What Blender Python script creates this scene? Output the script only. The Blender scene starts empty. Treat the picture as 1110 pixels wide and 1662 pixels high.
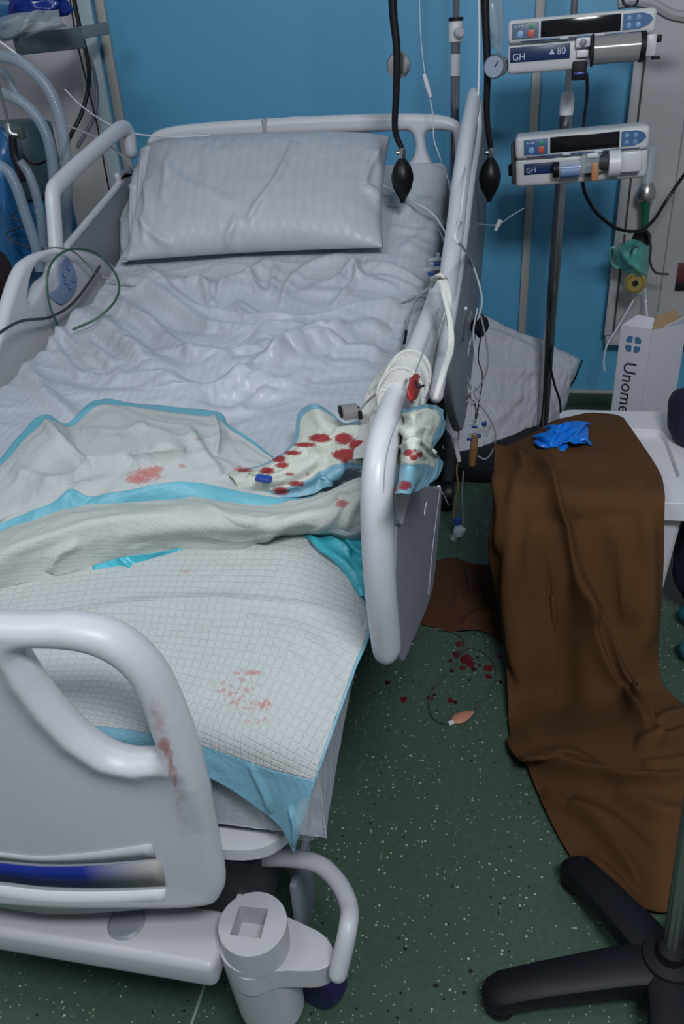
import bpy, bmesh, math, random
import numpy as np
from mathutils import Vector, Matrix, noise as mnoise
random.seed(7); rng = np.random.RandomState(7)
SC = bpy.context.scene; COL = SC.collection
# ------------------------------------------------------------------ camera
PP = np.array([555., 831.]); F = 1300.0; CAMZ = 1.3
_d = np.array([145., 2269., F]); _d /= np.linalg.norm(_d)
_n = np.array([295., -761., F]); _n -= _n.dot(_d) * _d; _n /= np.linalg.norm(_n)
RW = np.array([np.cross(_n, -_d), _n, -_d])          # world = RW @ camera vector (x right, y down, z forward)
CO = np.array([0, 0, CAMZ])
cd = bpy.data.cameras.new('camera'); cam = bpy.data.objects.new('camera', cd); COL.objects.link(cam)
cd.sensor_fit = 'VERTICAL'; cd.sensor_height = 36; cd.lens = F / 1662 * 36; cd.clip_start = .05
M = Matrix.Identity(4)
for i in range(3):
    M[i][0] = RW[i][0]; M[i][1] = -RW[i][1]; M[i][2] = -RW[i][2]
M.translation = Vector(CO); cam.matrix_world = M; SC.camera = cam
def ray(px, py): return RW @ np.array([px - PP[0], py - PP[1], F])
def at(px, py, **k):
    (a, v), = k.items(); r = ray(px, py); i = 'xyz'.index(a)
    return CO + (v - CO[i]) / r[i] * r
def project(P):
    c = (np.asarray(P) - CO) @ RW
    return PP + F * c[..., :2] / c[..., 2:3]
# height of the lying surface of the bed along its length
SY = np.array([.3, .62, .78, .95, 1.15, 1.4, 1.7, 1.85, 2.0, 2.2, 2.4, 2.55])
SZ = np.array([.57, .60, .65, .69, .71, .715, .725, .755, .80, .87, .955, 1.02])
_yy = np.linspace(.3, 2.55, 400); _zz = np.interp(_yy, SY, SZ)
_k = np.hanning(41); _k /= _k.sum(); _zz = np.convolve(np.pad(_zz, 20, mode='reflect', reflect_type='odd'), _k, 'valid')
def S(y): return np.interp(y, _yy, _zz)
def bedpt(px, py, h):
    r = ray(px, py); lo, hi = 1e-5, .006
    for _ in range(45):
        m = (lo + hi) / 2; p = CO + m * r
        if p[2] > S(p[1]) + h: lo = m
        else: hi = m
    return CO + lo * r
def pt(e):
    if len(e) == 3: return bedpt(*e)
    return at(e[0], e[1], **{e[2]: e[3]})
def pts(l): return [pt(e) for e in l]
# ------------------------------------------------------------------ materials
def mat(name, col, rough=.5, metal=0, bump=0, bscale=60, var=0, vscale=8, trans=0, alpha=1, spec=.5, sheen=0, coat=0):
    m = bpy.data.materials.new(name); m.use_nodes = True; nt = m.node_tree; b = nt.nodes['Principled BSDF']
    b.inputs['Base Color'].default_value = (*col, 1); b.inputs['Roughness'].default_value = rough
    b.inputs['Metallic'].default_value = metal; b.inputs['Specular IOR Level'].default_value = spec
    if trans: b.inputs['Transmission Weight'].default_value = trans
    if alpha < 1: b.inputs['Alpha'].default_value = alpha
    if sheen: b.inputs['Sheen Weight'].default_value = sheen
    if coat: b.inputs['Coat Weight'].default_value = coat
    N = nt.nodes; L = nt.links
    tc = N.new('ShaderNodeTexCoord')
    if var:
        n = N.new('ShaderNodeTexNoise'); n.inputs['Scale'].default_value = vscale; n.inputs['Detail'].default_value = 5
        L.new(tc.outputs['Object'], n.inputs['Vector'])
        mx = N.new('ShaderNodeMix'); mx.data_type = 'RGBA'
        mx.inputs[6].default_value = (*[c * (1 - var) for c in col], 1); mx.inputs[7].default_value = (*[min(1, c * (1 + var)) for c in col], 1)
        L.new(n.outputs['Fac'], mx.inputs[0]); L.new(mx.outputs[2], b.inputs['Base Color'])
    if bump:
        n = N.new('ShaderNodeTexNoise'); n.inputs['Scale'].default_value = bscale; n.inputs['Detail'].default_value = 4
        L.new(tc.outputs['Object'], n.inputs['Vector'])
        bp = N.new('ShaderNodeBump'); bp.inputs['Strength'].default_value = bump; bp.inputs['Distance'].default_value = .002
        L.new(n.outputs['Fac'], bp.inputs['Height']); L.new(bp.outputs['Normal'], b.inputs['Normal'])
    return m
def nodes(m): return m.node_tree.nodes, m.node_tree.links, m.node_tree.nodes['Principled BSDF']
def math_(N, L, op, a, b=None, c=None):
    n = N.new('ShaderNodeMath'); n.operation = op
    for i, v in enumerate((a, b, c)):
        if v is None: continue
        if isinstance(v, (int, float)): n.inputs[i].default_value = v
        else: L.new(v, n.inputs[i])
    return n.outputs[0]
def mix_(N, L, f, a, b):
    n = N.new('ShaderNodeMix'); n.data_type = 'RGBA'
    for i, v in ((0, f), (6, a), (7, b)):
        if isinstance(v, (int, float)): n.inputs[i].default_value = v
        elif isinstance(v, tuple): n.inputs[i].default_value = (*v, 1)
        else: L.new(v, n.inputs[i])
    return n.outputs[2]
def ramp_(N, L, f, p0, p1):
    n = N.new('ShaderNodeMapRange'); n.inputs[1].default_value = p0; n.inputs[2].default_value = p1; n.interpolation_type = 'SMOOTHSTEP'
    L.new(f, n.inputs[0]); return n.outputs[0]
plastic = mat('bed_plastic', (.56, .57, .61), .36, bump=.05, bscale=250, var=.04, vscale=3)
plastic_worn = mat('worn_bed_plastic', (.55, .56, .60), .4, bump=.08, bscale=200, var=.06, vscale=10)
plastic_grey = mat('grey_panel_plastic', (.24, .255, .30), .45, var=.06)
metal_paint = mat('painted_steel', (.47, .475, .51), .4, var=.05, vscale=6)
white_pl = mat('white_plastic', (.7, .7, .74), .35)
black_rub = mat('black_rubber', (.006, .006, .009), .4, spec=.3)
black_pl = mat('black_plastic', (.006, .0065, .011), .55, spec=.3, bump=.1, bscale=300)
dark_gap = mat('dark_steel', (.04, .045, .055), .6)
navy = mat('navy_rubber', (.015, .012, .08), .35)
chrome = mat('chrome', (.42, .40, .41), .16, 1)
steel = mat('brushed_steel', (.5, .5, .5), .3, 1)
clearp = mat('clear_plastic', (.62, .68, .76), .15, alpha=.38)
hosep = mat('hose_plastic', (.30, .38, .46), .25, alpha=.5)
tubew = mat('white_tubing', (.62, .65, .7), .3)
tubeg = mat('grey_tubing', (.3, .31, .35), .35)
tubed = mat('dark_cable', (.03, .035, .045), .5)
tubegr = mat('green_cable', (.03, .09, .06), .45)
glass_dark = mat('pump_display', (.004, .004, .008), .12)
pump_body = mat('pump_body', (.62, .63, .64), .35)
keyblue = mat('keypad_blue', (.05, .13, .28), .4)
keygrey = mat('keypad_grey', (.12, .17, .25), .4)
btnblue = mat('button_pale_blue', (.22, .4, .68), .4)
btnred = mat('button_red', (.6, .09, .06), .4)
btngreen = mat('button_green', (.05, .3, .15), .4)
navylab = mat('navy_label', (.01, .03, .11), .35)
letter = mat('pale_lettering', (.55, .6, .7), .5)
bloodm = mat('dried_blood', (.10, .006, .008), .25)
bloodd = mat('dark_blood', (.035, .004, .006), .15)
beige = mat('beige_trim_paint', (.42, .42, .40), .5, var=.05)
orange = mat('orange_cap', (.5, .22, .1), .4)
amber = mat('amber_fluid', (.3, .17, .06), .2, alpha=.8)
bluefit = mat('blue_fitting', (.02, .06, .3), .3)
cardb = mat('brown_cardboard', (.3, .2, .11), .8, var=.1)
boxw = mat('white_carton', (.5, .5, .56), .55, var=.03)
glovem = mat('blue_nitrile', (.004, .20, .80), .4)
teal = mat('teal_plastic', (.012, .11, .13), .5)
mask_g = mat('green_mask_plastic', (.12, .48, .42), .2, alpha=.6)
greenv = mat('green_tube', (.01, .12, .06), .3)
gauze = mat('gauze', (.58, .585, .56), .9, bump=.8, bscale=500)
gauze_red = mat('blood_soaked_gauze', (.3, .012, .01), .6)
bagblue = mat('blue_plastic_film', (.006, .022, .2), .25)
filmgrey = mat('clear_film', (.4, .47, .52), .2, alpha=.45)
ventb = mat('ventilator_blue', (.02, .11, .24), .35)
# ------------------------------------------------------------------ object helpers
def tag(o, label=None, cat=None, group=None, kind=None):
    if label: o['label'] = label
    if cat: o['category'] = cat
    if group: o['group'] = group
    if kind: o['kind'] = kind
    return o
def empty(name, loc, label, cat, group=None):
    o = bpy.data.objects.new(name, None); COL.objects.link(o); o.location = Vector(loc); o.empty_display_size = .05
    bpy.context.view_layer.update()
    return tag(o, label, cat, group)
def mk(name, V, Fc, m, parent=None, smooth=True, uv=None, auto=None):
    me = bpy.data.meshes.new(name); me.from_pydata([tuple(map(float, v)) for v in V], [], [tuple(int(i) for i in f) for f in Fc]); me.update()
    if uv is not None:
        l = me.uv_layers.new(name='UVMap'); idx = np.empty(len(me.loops), np.int32); me.loops.foreach_get('vertex_index', idx)
        l.data.foreach_set('uv', np.asarray(uv, np.float32)[idx].ravel())
    return link(name, me, m, parent, smooth, auto)
def link(name, me, m, parent=None, smooth=True, auto=None):
    o = bpy.data.objects.new(name, me); COL.objects.link(o)
    if m: me.materials.clear(); me.materials.append(m)
    if smooth:
        me.polygons.foreach_set('use_smooth', [True] * len(me.polygons))
        if auto: 
            me.set_sharp_from_angle(angle=math.radians(auto))
    if parent:
        bpy.context.view_layer.update()
        o.parent = parent; o.matrix_parent_inverse = parent.matrix_world.inverted()
    return o
def bm_mesh(bm, name):
    me = bpy.data.meshes.new(name); bm.normal_update(); bm.to_mesh(me); bm.free(); return me
class MB:
    """collects vertices and faces of one mesh"""
    def __init__(s): s.V = []; s.F = []
    def add(s, V, Fc):
        b = len(s.V); s.V += [np.array(v, float) for v in V]; s.F += [[i + b for i in f] for f in Fc]; return s
    def box(s, c, sz, rot=None, bev=.004, seg=2):
        bm = bmesh.new(); bmesh.ops.create_cube(bm, size=1)
        for v in bm.verts: v.co = Vector((v.co.x * sz[0], v.co.y * sz[1], v.co.z * sz[2]))
        if bev: bmesh.ops.bevel(bm, geom=bm.edges[:], offset=min(bev, min(sz) * .45), segments=seg, profile=.5, affect='EDGES')
        R = rot if rot is not None else Matrix.Identity(3)
        bm.verts.ensure_lookup_table()
        s.add([np.array(R @ v.co) + np.array(c) for v in bm.verts], [[v.index for v in f.verts] for f in bm.faces]); bm.free(); return s
    def tube(s, P, r, n=12, sm=6, rb=None, plane=None, cap=True, flat=False):
        """sweep an ellipse (r across, rb along the plane normal) through points"""
        P = np.array(P, float); R = np.full(len(P), r, float) if np.isscalar(r) else np.array(r, float)
        if sm > 1 and len(P) > 2:
            Q = catmull(np.column_stack([P, R]), sm); P, R = Q[:, :3], np.abs(Q[:, 3])
        T = np.gradient(P, axis=0); T /= np.linalg.norm(T, axis=1)[:, None] + 1e-12
        k = len(P)
        if plane is not None:
            n0 = np.array(plane, float); A = np.cross(T, n0); A /= np.linalg.norm(A, axis=1)[:, None] + 1e-9; B = np.tile(n0, (k, 1))
        else:
            a = np.cross(T[0], [0, 0, 1.]); 
            if np.linalg.norm(a) < .1: a = np.cross(T[0], [1., 0, 0])
            A = [a / np.linalg.norm(a)]
            for i in range(1, k):
                v = A[-1] - T[i] * A[-1].dot(T[i]); A.append(v / (np.linalg.norm(v) + 1e-12))
            A = np.array(A); B = np.cross(T, A)
        if cap == 'round':
            m = 5; e0 = []; e1 = []
            ang = np.linspace(0, math.pi / 2, m + 1)[1:]
            for t_ in ang[::-1]: e0.append((P[0] - T[0] * R[0] * math.sin(t_), R[0] * math.cos(t_) + 1e-5, A[0], B[0]))
            for t_ in ang: e1.append((P[-1] + T[-1] * R[-1] * math.sin(t_), R[-1] * math.cos(t_) + 1e-5, A[-1], B[-1]))
            P = np.vstack([[e[0] for e in e0], P, [e[0] for e in e1]]); R = np.concatenate([[e[1] for e in e0], R, [e[1] for e in e1]])
            A = np.vstack([[e[2] for e in e0], A, [e[2] for e in e1]]); B = np.vstack([[e[3] for e in e0], B, [e[3] for e in e1]]); k = len(P)
        RB = R if rb is None else R * rb
        th = np.arange(n) * 2 * math.pi / n; V = []
        for i in range(k):
            for t_ in th: V.append(P[i] + A[i] * R[i] * math.cos(t_) + B[i] * RB[i] * math.sin(t_))
        Fc = [[i * n + j, i * n + (j + 1) % n, (i + 1) * n + (j + 1) % n, (i + 1) * n + j] for i in range(k - 1) for j in range(n)]
        if cap: Fc.append(list(range(n))[::-1]); Fc.append([(k - 1) * n + j for j in range(n)])
        return s.add(V, Fc)
    def lathe(s, prof, c, axis=(0, 0, 1), n=28):
        """prof: (radius, height) pairs along the axis from c"""
        ax = Vector(axis).normalized(); q = Vector((0, 0, 1)).rotation_difference(ax).to_matrix(); V = []
        for r, h in prof:
            for j in range(n):
                a = 2 * math.pi * j / n; V.append(np.array(q @ Vector((max(r, 1e-5) * math.cos(a), max(r, 1e-5) * math.sin(a), h))) + np.array(c))
        k = len(prof)
        Fc = [[i * n + j, i * n + (j + 1) % n, (i + 1) * n + (j + 1) % n, (i + 1) * n + j] for i in range(k - 1) for j in range(n)]
        Fc += [list(range(n))[::-1], [(k - 1) * n + j for j in range(n)]]
        return s.add(V, Fc)
    def build(s, name, m, parent=None, auto=35, smooth=True):
        return mk(name, s.V, s.F, m, parent, smooth, auto=auto)
def catmull(P, sm):
    P = np.asarray(P, float); Q = np.vstack([2 * P[0] - P[1], P, 2 * P[-1] - P[-2]]); out = []
    for i in range(1, len(Q) - 2):
        p0, p1, p2, p3 = Q[i - 1], Q[i], Q[i + 1], Q[i + 2]
        for t in np.arange(sm) / sm:
            out.append(.5 * ((2 * p1) + (-p0 + p2) * t + (2 * p0 - 5 * p1 + 4 * p2 - p3) * t * t + (-p0 + 3 * p1 - 3 * p2 + p3) * t ** 3))
    out.append(Q[-2]); return np.array(out)
def wire(name, P, r, m, label, cat, group=None, n=8, sm=6, parent=None):
    o = MB().tube(P, r, n=n, sm=sm).build(name, m, parent)
    return tag(o, label, cat, group) if parent is None else o
def plate(outer, holes, depth, bevel, frame, name, m, parent=None, remesh=None, post=None, sm=4, auto=40, roundr=None):
    """flat outline with holes -> solid; frame(x,y,z)->world"""
    cu = bpy.data.curves.new('tmp', 'CURVE'); cu.dimensions = '2D'; cu.fill_mode = 'BOTH'
    cu.extrude = depth / 2
    for k, loop in enumerate([outer] + list(holes)):
        L_ = np.array(loop, float)
        L_ = L_[[np.linalg.norm(L_[i] - L_[i - 1]) > 1e-4 for i in range(len(L_))]]
        if sm > 1:
            Q = np.vstack([L_[-1], L_, L_[0], L_[1]]); L_ = catmull(Q, sm)[sm:-sm - 1]
        sp = cu.splines.new('POLY'); sp.points.add(len(L_) - 1); sp.use_cyclic_u = True
        for i, p in enumerate(L_): sp.points[i].co = (p[0], p[1], 0, 1)
    ob = bpy.data.objects.new('tmp', cu); COL.objects.link(ob); bpy.context.view_layer.update()
    me = bpy.data.meshes.new_from_object(ob.evaluated_get(bpy.context.evaluated_depsgraph_get())); bpy.data.objects.remove(ob); bpy.data.curves.remove(cu)
    if remesh:
        t = bpy.data.objects.new('tmp', me); COL.objects.link(t)
        bm = bmesh.new(); bm.from_mesh(me); bmesh.ops.remove_doubles(bm, verts=bm.verts, dist=1e-5); bm.to_mesh(me); bm.free()
        r = t.modifiers.new('r', 'REMESH'); r.mode = 'VOXEL'; r.voxel_size = remesh
        sm_ = t.modifiers.new('s', 'SMOOTH'); sm_.iterations = 8; sm_.factor = .5
        bpy.context.view_layer.update()
        me2 = bpy.data.meshes.new_from_object(t.evaluated_get(bpy.context.evaluated_depsgraph_get())); bpy.data.objects.remove(t); me = me2
    co = np.empty(len(me.vertices) * 3); me.vertices.foreach_get('co', co); co = co.reshape(-1, 3)
    if roundr:
        ds = np.full(len(co), 1e9)
        for loop in [outer] + list(holes):
            L_ = np.array(loop, float)
            if sm > 1:
                Q = np.vstack([L_[-1], L_, L_[0], L_[1]]); L_ = catmull(Q, sm)[sm:-sm - 1]
            ds = np.minimum(ds, seg_dist(co[:, :2], np.vstack([L_, L_[:1]]))[0])
        co[:, 2] *= np.sqrt(np.clip(1 - (1 - np.clip(ds / roundr, 0, 1)) ** 2, .02, 1))
    if post: co = post(co)
    W = frame(co); me.vertices.foreach_set('co', W.ravel()); me.update(); me.name = name
    if not remesh:
        bm = bmesh.new(); bm.from_mesh(me); bmesh.ops.remove_doubles(bm, verts=bm.verts, dist=1e-5); bmesh.ops.recalc_face_normals(bm, faces=bm.faces); bm.to_mesh(me); bm.free()
    o = link(name, me, m, parent, True, auto)
    if not remesh and bevel:
        b_ = o.modifiers.new('b', 'BEVEL'); b_.width = bevel; b_.segments = 3; b_.limit_method = 'ANGLE'; b_.angle_limit = .9; b_.use_clamp_overlap = True
    return o
def fr_xz(y): return lambda c: np.column_stack([c[:, 0], y - c[:, 2], c[:, 1]])
def fr_yz(x): return lambda c: np.column_stack([x + c[:, 2], c[:, 0], c[:, 1]])
def seg_dist(Q, P):
    """distance of 2D points Q to polyline P, signed (positive on the left in image sense), and parameter 0..1"""
    best = np.full(len(Q), 1e9); sg = np.zeros(len(Q)); par = np.zeros(len(Q)); n = len(P) - 1
    for i in range(n):
        a, b = P[i], P[i + 1]; d = b - a; L2 = d.dot(d) + 1e-9; t = np.clip(((Q - a) @ d) / L2, 0, 1)
        v = Q - (a + t[:, None] * d); dd = np.hypot(v[:, 0], v[:, 1]); c = d[0] * v[:, 1] - d[1] * v[:, 0]
        k = dd < best; best[k] = dd[k]; sg[k] = np.sign(c[k]); par[k] = (i + t[k]) / n
    return best, sg, par
def grid_normals(G):
    a = np.gradient(G, axis=0); b = np.gradient(G, axis=1); n = np.cross(b, a); n /= np.linalg.norm(n, axis=2)[..., None] + 1e-12
    return n
def fbm(P, sc, seed=0, oct=4):
    out = np.empty(len(P))
    for i, p in enumerate(P):
        out[i] = mnoise.fractal(Vector((p[0] * sc + seed * 7.3, p[1] * sc + seed * 3.1, p[2] * sc)), 1., 2.1, oct)
    return out
def ridged(P, sc, seed=0):
    out = np.empty(len(P))
    for i, p in enumerate(P):
        out[i] = 1 - abs(mnoise.noise(Vector((p[0] * sc[0] + seed * 7.3, p[1] * sc[1] + seed * 3.1, p[2] * sc[2])))) * 2.2
    return out
def fold(G, folds, up=None):
    """push a grid along its normals: folds = (pixel polyline, width px, height m, kind)"""
    n0, n1 = G.shape[:2]; N = grid_normals(G)
    cam_side = np.sign(((CO - G) * N).sum(axis=2)); N = N * cam_side[..., None]
    Q = project(G).reshape(-1, 2); D = np.zeros(len(Q))
    for poly, w, h, kind in folds:
        P = catmull(np.array(poly, float), 5) if len(poly) > 2 else np.array(poly, float)
        d, s, t = seg_dist(Q, P); tp = np.sqrt(np.clip(np.sin(np.pi * np.clip(t, .0, 1)) * 1.6, 0, 1))
        if kind == 'r': D += h * np.exp(-(d / w) ** 2) * tp
        elif kind == 's': D += h * tp * np.where(s < 0, np.exp(-(d / w)), np.exp(-(d / (w * .4)) ** 2))
        elif kind == 'S': D += h * tp * np.where(s > 0, np.exp(-(d / w)), np.exp(-(d / (w * .4)) ** 2))
    return G + N * D.reshape(n0, n1)[..., None]
def soften(G, n=2):
    for _ in range(n):
        H = G.copy(); H[1:-1, 1:-1] = G[1:-1, 1:-1] * .4 + .15 * (G[:-2, 1:-1] + G[2:, 1:-1] + G[1:-1, :-2] + G[1:-1, 2:]); G = H
    return G
def net(rows, nu, nv, f=None):
    """control net of points (rows x cols) -> dense grid"""
    C = np.array([[pt(e) for e in r] for r in rows]) if not isinstance(rows, np.ndarray) else rows
    A = np.array([catmull(C[i], nu) for i in range(C.shape[0])])      # rows x (cols*nu+1)
    return np.array([catmull(A[:, j], nv) for j in range(A.shape[1])]).transpose(1, 0, 2)
def grid_uv(G):
    du = np.linalg.norm(np.diff(G, axis=1), axis=2).mean(axis=0); dv = np.linalg.norm(np.diff(G, axis=0), axis=2).mean(axis=1)
    u = np.concatenate([[0], np.cumsum(du)]); v = np.concatenate([[0], np.cumsum(dv)])
    return np.stack(np.meshgrid(u, v), axis=2)
def grid_obj(name, G, m, parent=None, thick=.002, uv=None, mask=None, off=-1, attr=None):
    n0, n1 = G.shape[:2]; I = np.arange(n0 * n1).reshape(n0, n1)
    Fc = np.stack([I[:-1, :-1], I[:-1, 1:], I[1:, 1:], I[1:, :-1]], axis=2).reshape(-1, 4)
    if mask is not None: Fc = Fc[mask.reshape(-1)]
    # orient towards camera side
    f = Fc[len(Fc) // 2]; P = G.reshape(-1, 3); nn = np.cross(P[f[1]] - P[f[0]], P[f[3]] - P[f[0]])
    if nn.dot(CO - P[f[0]]) < 0: Fc = Fc[:, ::-1]
    uv = grid_uv(G) if uv is None else uv
    keep = np.unique(Fc); rm = np.full(len(P), -1); rm[keep] = np.arange(len(keep))
    o = mk(name, P[keep], rm[Fc], m, parent, True, uv=uv.reshape(-1, 2)[keep])
    if attr is not None:
        a = o.data.attributes.new('stain', 'FLOAT', 'POINT'); a.data.foreach_set('value', attr.reshape(-1)[keep].astype(np.float32))
    if thick:
        s = o.modifiers.new('thickness', 'SOLIDIFY'); s.thickness = thick; s.offset = off
    return o
def stain_attr(G, blobs):
    """blobs: (px,py,rx,ry,strength) painted marks that belong to the cloth"""
    Q = project(G).reshape(-1, 2); A = np.zeros(len(Q))
    for px, py, rx, ry, s in blobs:
        d = ((Q[:, 0] - px) / rx) ** 2 + ((Q[:, 1] - py) / ry) ** 2
        A = np.maximum(A, s * np.clip(1 - d * .5, 0, 1))
    return A.reshape(G.shape[:2])
def cloth_mat(name, col, stain=None, quilt=0, qb=.55, stripes=0, rough=.85, wrinkle=0, sheen=0, stain_scale=70, qs=70, weave=900, satin=0):
    m = mat(name, col, rough, sheen=sheen); N, L, b = nodes(m)
    uv = N.new('ShaderNodeUVMap'); sx = N.new('ShaderNodeSeparateXYZ'); L.new(uv.outputs[0], sx.inputs[0])
    colour = None; hs = []
    n = N.new('ShaderNodeTexNoise'); n.inputs['Scale'].default_value = 9; n.inputs['Detail'].default_value = 6; L.new(uv.outputs[0], n.inputs['Vector'])
    colour = mix_(N, L, n.outputs['Fac'], tuple(c * .93 for c in col), tuple(min(1, c * 1.06) for c in col))
    if stripes:
        w = math_(N, L, 'SINE', math_(N, L, 'MULTIPLY', sx.outputs[0 if stripes > 0 else 1], abs(stripes)))
        w = ramp_(N, L, w, -.4, .4); colour = mix_(N, L, math_(N, L, 'MULTIPLY', w, .14), colour, (.38, .42, .5))
        rr = math_(N, L, 'MULTIPLY_ADD', w, -.25, rough); L.new(rr, b.inputs['Roughness'])
    if quilt:
        a = math_(N, L, 'ADD', sx.outputs[0], math_(N, L, 'MULTIPLY', sx.outputs[1], .25))
        c = math_(N, L, 'SUBTRACT', sx.outputs[1], math_(N, L, 'MULTIPLY', sx.outputs[0], .25))
        lines = []
        for q in (a, c):
            s_ = math_(N, L, 'ABSOLUTE', math_(N, L, 'SINE', math_(N, L, 'MULTIPLY', q, math.pi * quilt)))
            lines.append(ramp_(N, L, s_, 0, .45))
        hq = math_(N, L, 'MULTIPLY', *lines); hs.append((hq, qb, .0013))
        colour = mix_(N, L, math_(N, L, 'MULTIPLY', math_(N, L, 'SUBTRACT', 1, hq), .2 * qb), colour, (.4, .47, .5))
    if wrinkle:
        n = N.new('ShaderNodeTexNoise'); n.inputs['Scale'].default_value = 22; n.inputs['Detail'].default_value = 6; n.inputs['Distortion'].default_value = 1.5
        L.new(uv.outputs[0], n.inputs['Vector']); hs.append((n.outputs['Fac'], wrinkle, .006))
    n = N.new('ShaderNodeTexNoise'); n.inputs['Scale'].default_value = weave; L.new(uv.outputs[0], n.inputs['Vector']); hs.append((n.outputs['Fac'], .25, .001))
    if stain:
        at_ = N.new('ShaderNodeAttribute'); at_.attribute_name = 'stain'
        n = N.new('ShaderNodeTexNoise'); n.inputs['Scale'].default_value = stain_scale; n.inputs['Detail'].default_value = 7; n.inputs['Roughness'].default_value = .65
        L.new(uv.outputs[0], n.inputs['Vector'])
        s_ = math_(N, L, 'MULTIPLY', math_(N, L, 'MINIMUM', math_(N, L, 'MULTIPLY', at_.outputs['Fac'], 1.15), .96), ramp_(N, L, math_(N, L, 'MULTIPLY_ADD', n.outputs['Fac'], 2.4, at_.outputs['Fac']), 1.60, 1.74))
        colour = mix_(N, L, s_, colour, stain)
    L.new(colour, b.inputs['Base Color'])
    prev = None
    for h, st, di in hs:
        bp = N.new('ShaderNodeBump'); bp.inputs['Strength'].default_value = st; bp.inputs['Distance'].default_value = di; L.new(h, bp.inputs['Height'])
        if prev: L.new(prev, bp.inputs['Normal'])
        prev = bp.outputs['Normal']
    L.new(prev, b.inputs['Normal'])
    return m
def stain_mat(base, name, col, sc_=60):
    m = base.copy(); m.name = name; N, L, b = nodes(m); src = b.inputs['Base Color'].links[0].from_socket
    at_ = N.new('ShaderNodeAttribute'); at_.attribute_name = 'stain'; tc = N.new('ShaderNodeTexCoord')
    n = N.new('ShaderNodeTexNoise'); n.inputs['Scale'].default_value = sc_; n.inputs['Detail'].default_value = 7; n.inputs['Roughness'].default_value = .65
    L.new(tc.outputs['Object'], n.inputs['Vector'])
    f = math_(N, L, 'MULTIPLY', at_.outputs['Fac'], ramp_(N, L, math_(N, L, 'ADD', n.outputs['Fac'], math_(N, L, 'MULTIPLY', at_.outputs['Fac'], .55)), .58, .85))
    L.new(mix_(N, L, f, src, col), b.inputs['Base Color']); return m
def add_stain(o, blobs):
    me = o.data; co = np.empty(len(me.vertices) * 3); me.vertices.foreach_get('co', co); co = co.reshape(-1, 3)
    no = np.empty(len(me.vertices) * 3); me.vertices.foreach_get('normal', no); no = no.reshape(-1, 3)
    A = stain_attr(co[None], blobs)[0] * (((CO - co) * no).sum(axis=1) > 0)
    a = me.attributes.new('stain', 'FLOAT', 'POINT'); a.data.foreach_set('value', A.astype(np.float32))
# ------------------------------------------------------------------ light
def area(name, loc, size, energy, col, target):
    l = bpy.data.lights.new(name, 'AREA'); l.shape = 'RECTANGLE'; l.size, l.size_y = size; l.energy = energy; l.color = col
    o = bpy.data.objects.new(name, l); COL.objects.link(o); o.location = loc
    o.rotation_euler = (Vector(target) - Vector(loc)).to_track_quat('-Z', 'Y').to_euler(); return o
area('ceiling_panel_light', (.50, -.35, 2.55), (.7, .4), 44, (.92, .96, 1.0), (.0, 1.9, .6))
area('ceiling_panel_light', (-1.3, .1, 2.75), (1.1, .5), 16, (.92, .96, 1.0), (-1.0, 1.6, .4))
w = bpy.data.worlds.new('world'); SC.world = w; w.use_nodes = True
w.node_tree.nodes['Background'].inputs[0].default_value = (.74, .86, 1.0, 1); w.node_tree.nodes['Background'].inputs[1].default_value = .20
SC.view_settings.view_transform = 'Standard'; SC.view_settings.look = 'None'; SC.view_settings.gamma = 1; SC.view_settings.exposure = 0
SC.cycles.use_denoising = True
# ------------------------------------------------------------------ setting
WY = 3.18
fm = mat('speckled_green_vinyl', (.035, .085, .058), .33); N, L, b = nodes(fm)
tc = N.new('ShaderNodeTexCoord'); n = N.new('ShaderNodeTexNoise'); n.inputs['Scale'].default_value = 90; n.inputs['Detail'].default_value = 6
L.new(tc.outputs['Object'], n.inputs['Vector']); c = mix_(N, L, n.outputs['Fac'], (.038, .072, .050), (.075, .125, .092))
for sc_, th, col, pr in ((75, .17, (.42, .5, .42), .75), (150, .22, (.32, .42, .33), .80), (42, .09, (.38, .5, .3), .8), (60, .16, (.008, .025, .015), .82)):
    v = N.new('ShaderNodeTexVoronoi'); v.inputs['Scale'].default_value = sc_; L.new(tc.outputs['Object'], v.inputs['Vector'])
    sp = N.new('ShaderNodeSeparateColor'); L.new(v.outputs['Color'], sp.inputs[0])
    nz = N.new('ShaderNodeTexNoise'); nz.inputs['Scale'].default_value = sc_ * 3; L.new(tc.outputs['Object'], nz.inputs['Vector'])
    dd = math_(N, L, 'ADD', v.outputs['Distance'], math_(N, L, 'MULTIPLY', nz.outputs['Fac'], .12))
    f = math_(N, L, 'MULTIPLY', math_(N, L, 'LESS_THAN', dd, th + .05), math_(N, L, 'GREATER_THAN', sp.outputs[0], pr)); c = mix_(N, L, f, c, col)
# welded seam of the sheet vinyl
sx = N.new('ShaderNodeSeparateXYZ'); L.new(tc.outputs['Object'], sx.inputs[0])
f = math_(N, L, 'LESS_THAN', math_(N, L, 'ABSOLUTE', math_(N, L, 'ADD', sx.outputs[0], .434)), .0022); c = mix_(N, L, f, c, (.25, .34, .27))
L.new(c, b.inputs['Base Color'])
n2 = N.new('ShaderNodeTexNoise'); n2.inputs['Scale'].default_value = 6; n2.inputs['Detail'].default_value = 5; L.new(tc.outputs['Object'], n2.inputs['Vector'])
mr = N.new('ShaderNodeMapRange'); mr.inputs[3].default_value = .28; mr.inputs[4].default_value = .5; L.new(n2.outputs['Fac'], mr.inputs[0]); L.new(mr.outputs[0], b.inputs['Roughness'])
tag(MB().box((0, 1.2, -.05), (7, 4.2, .1), bev=0).build('floor', fm, smooth=False), 'green speckled vinyl floor', kind='structure')
wm = mat('blue_wall_paint', (.10, .36, .58), .4, bump=.12, bscale=40, var=.05, vscale=2.5)
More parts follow.
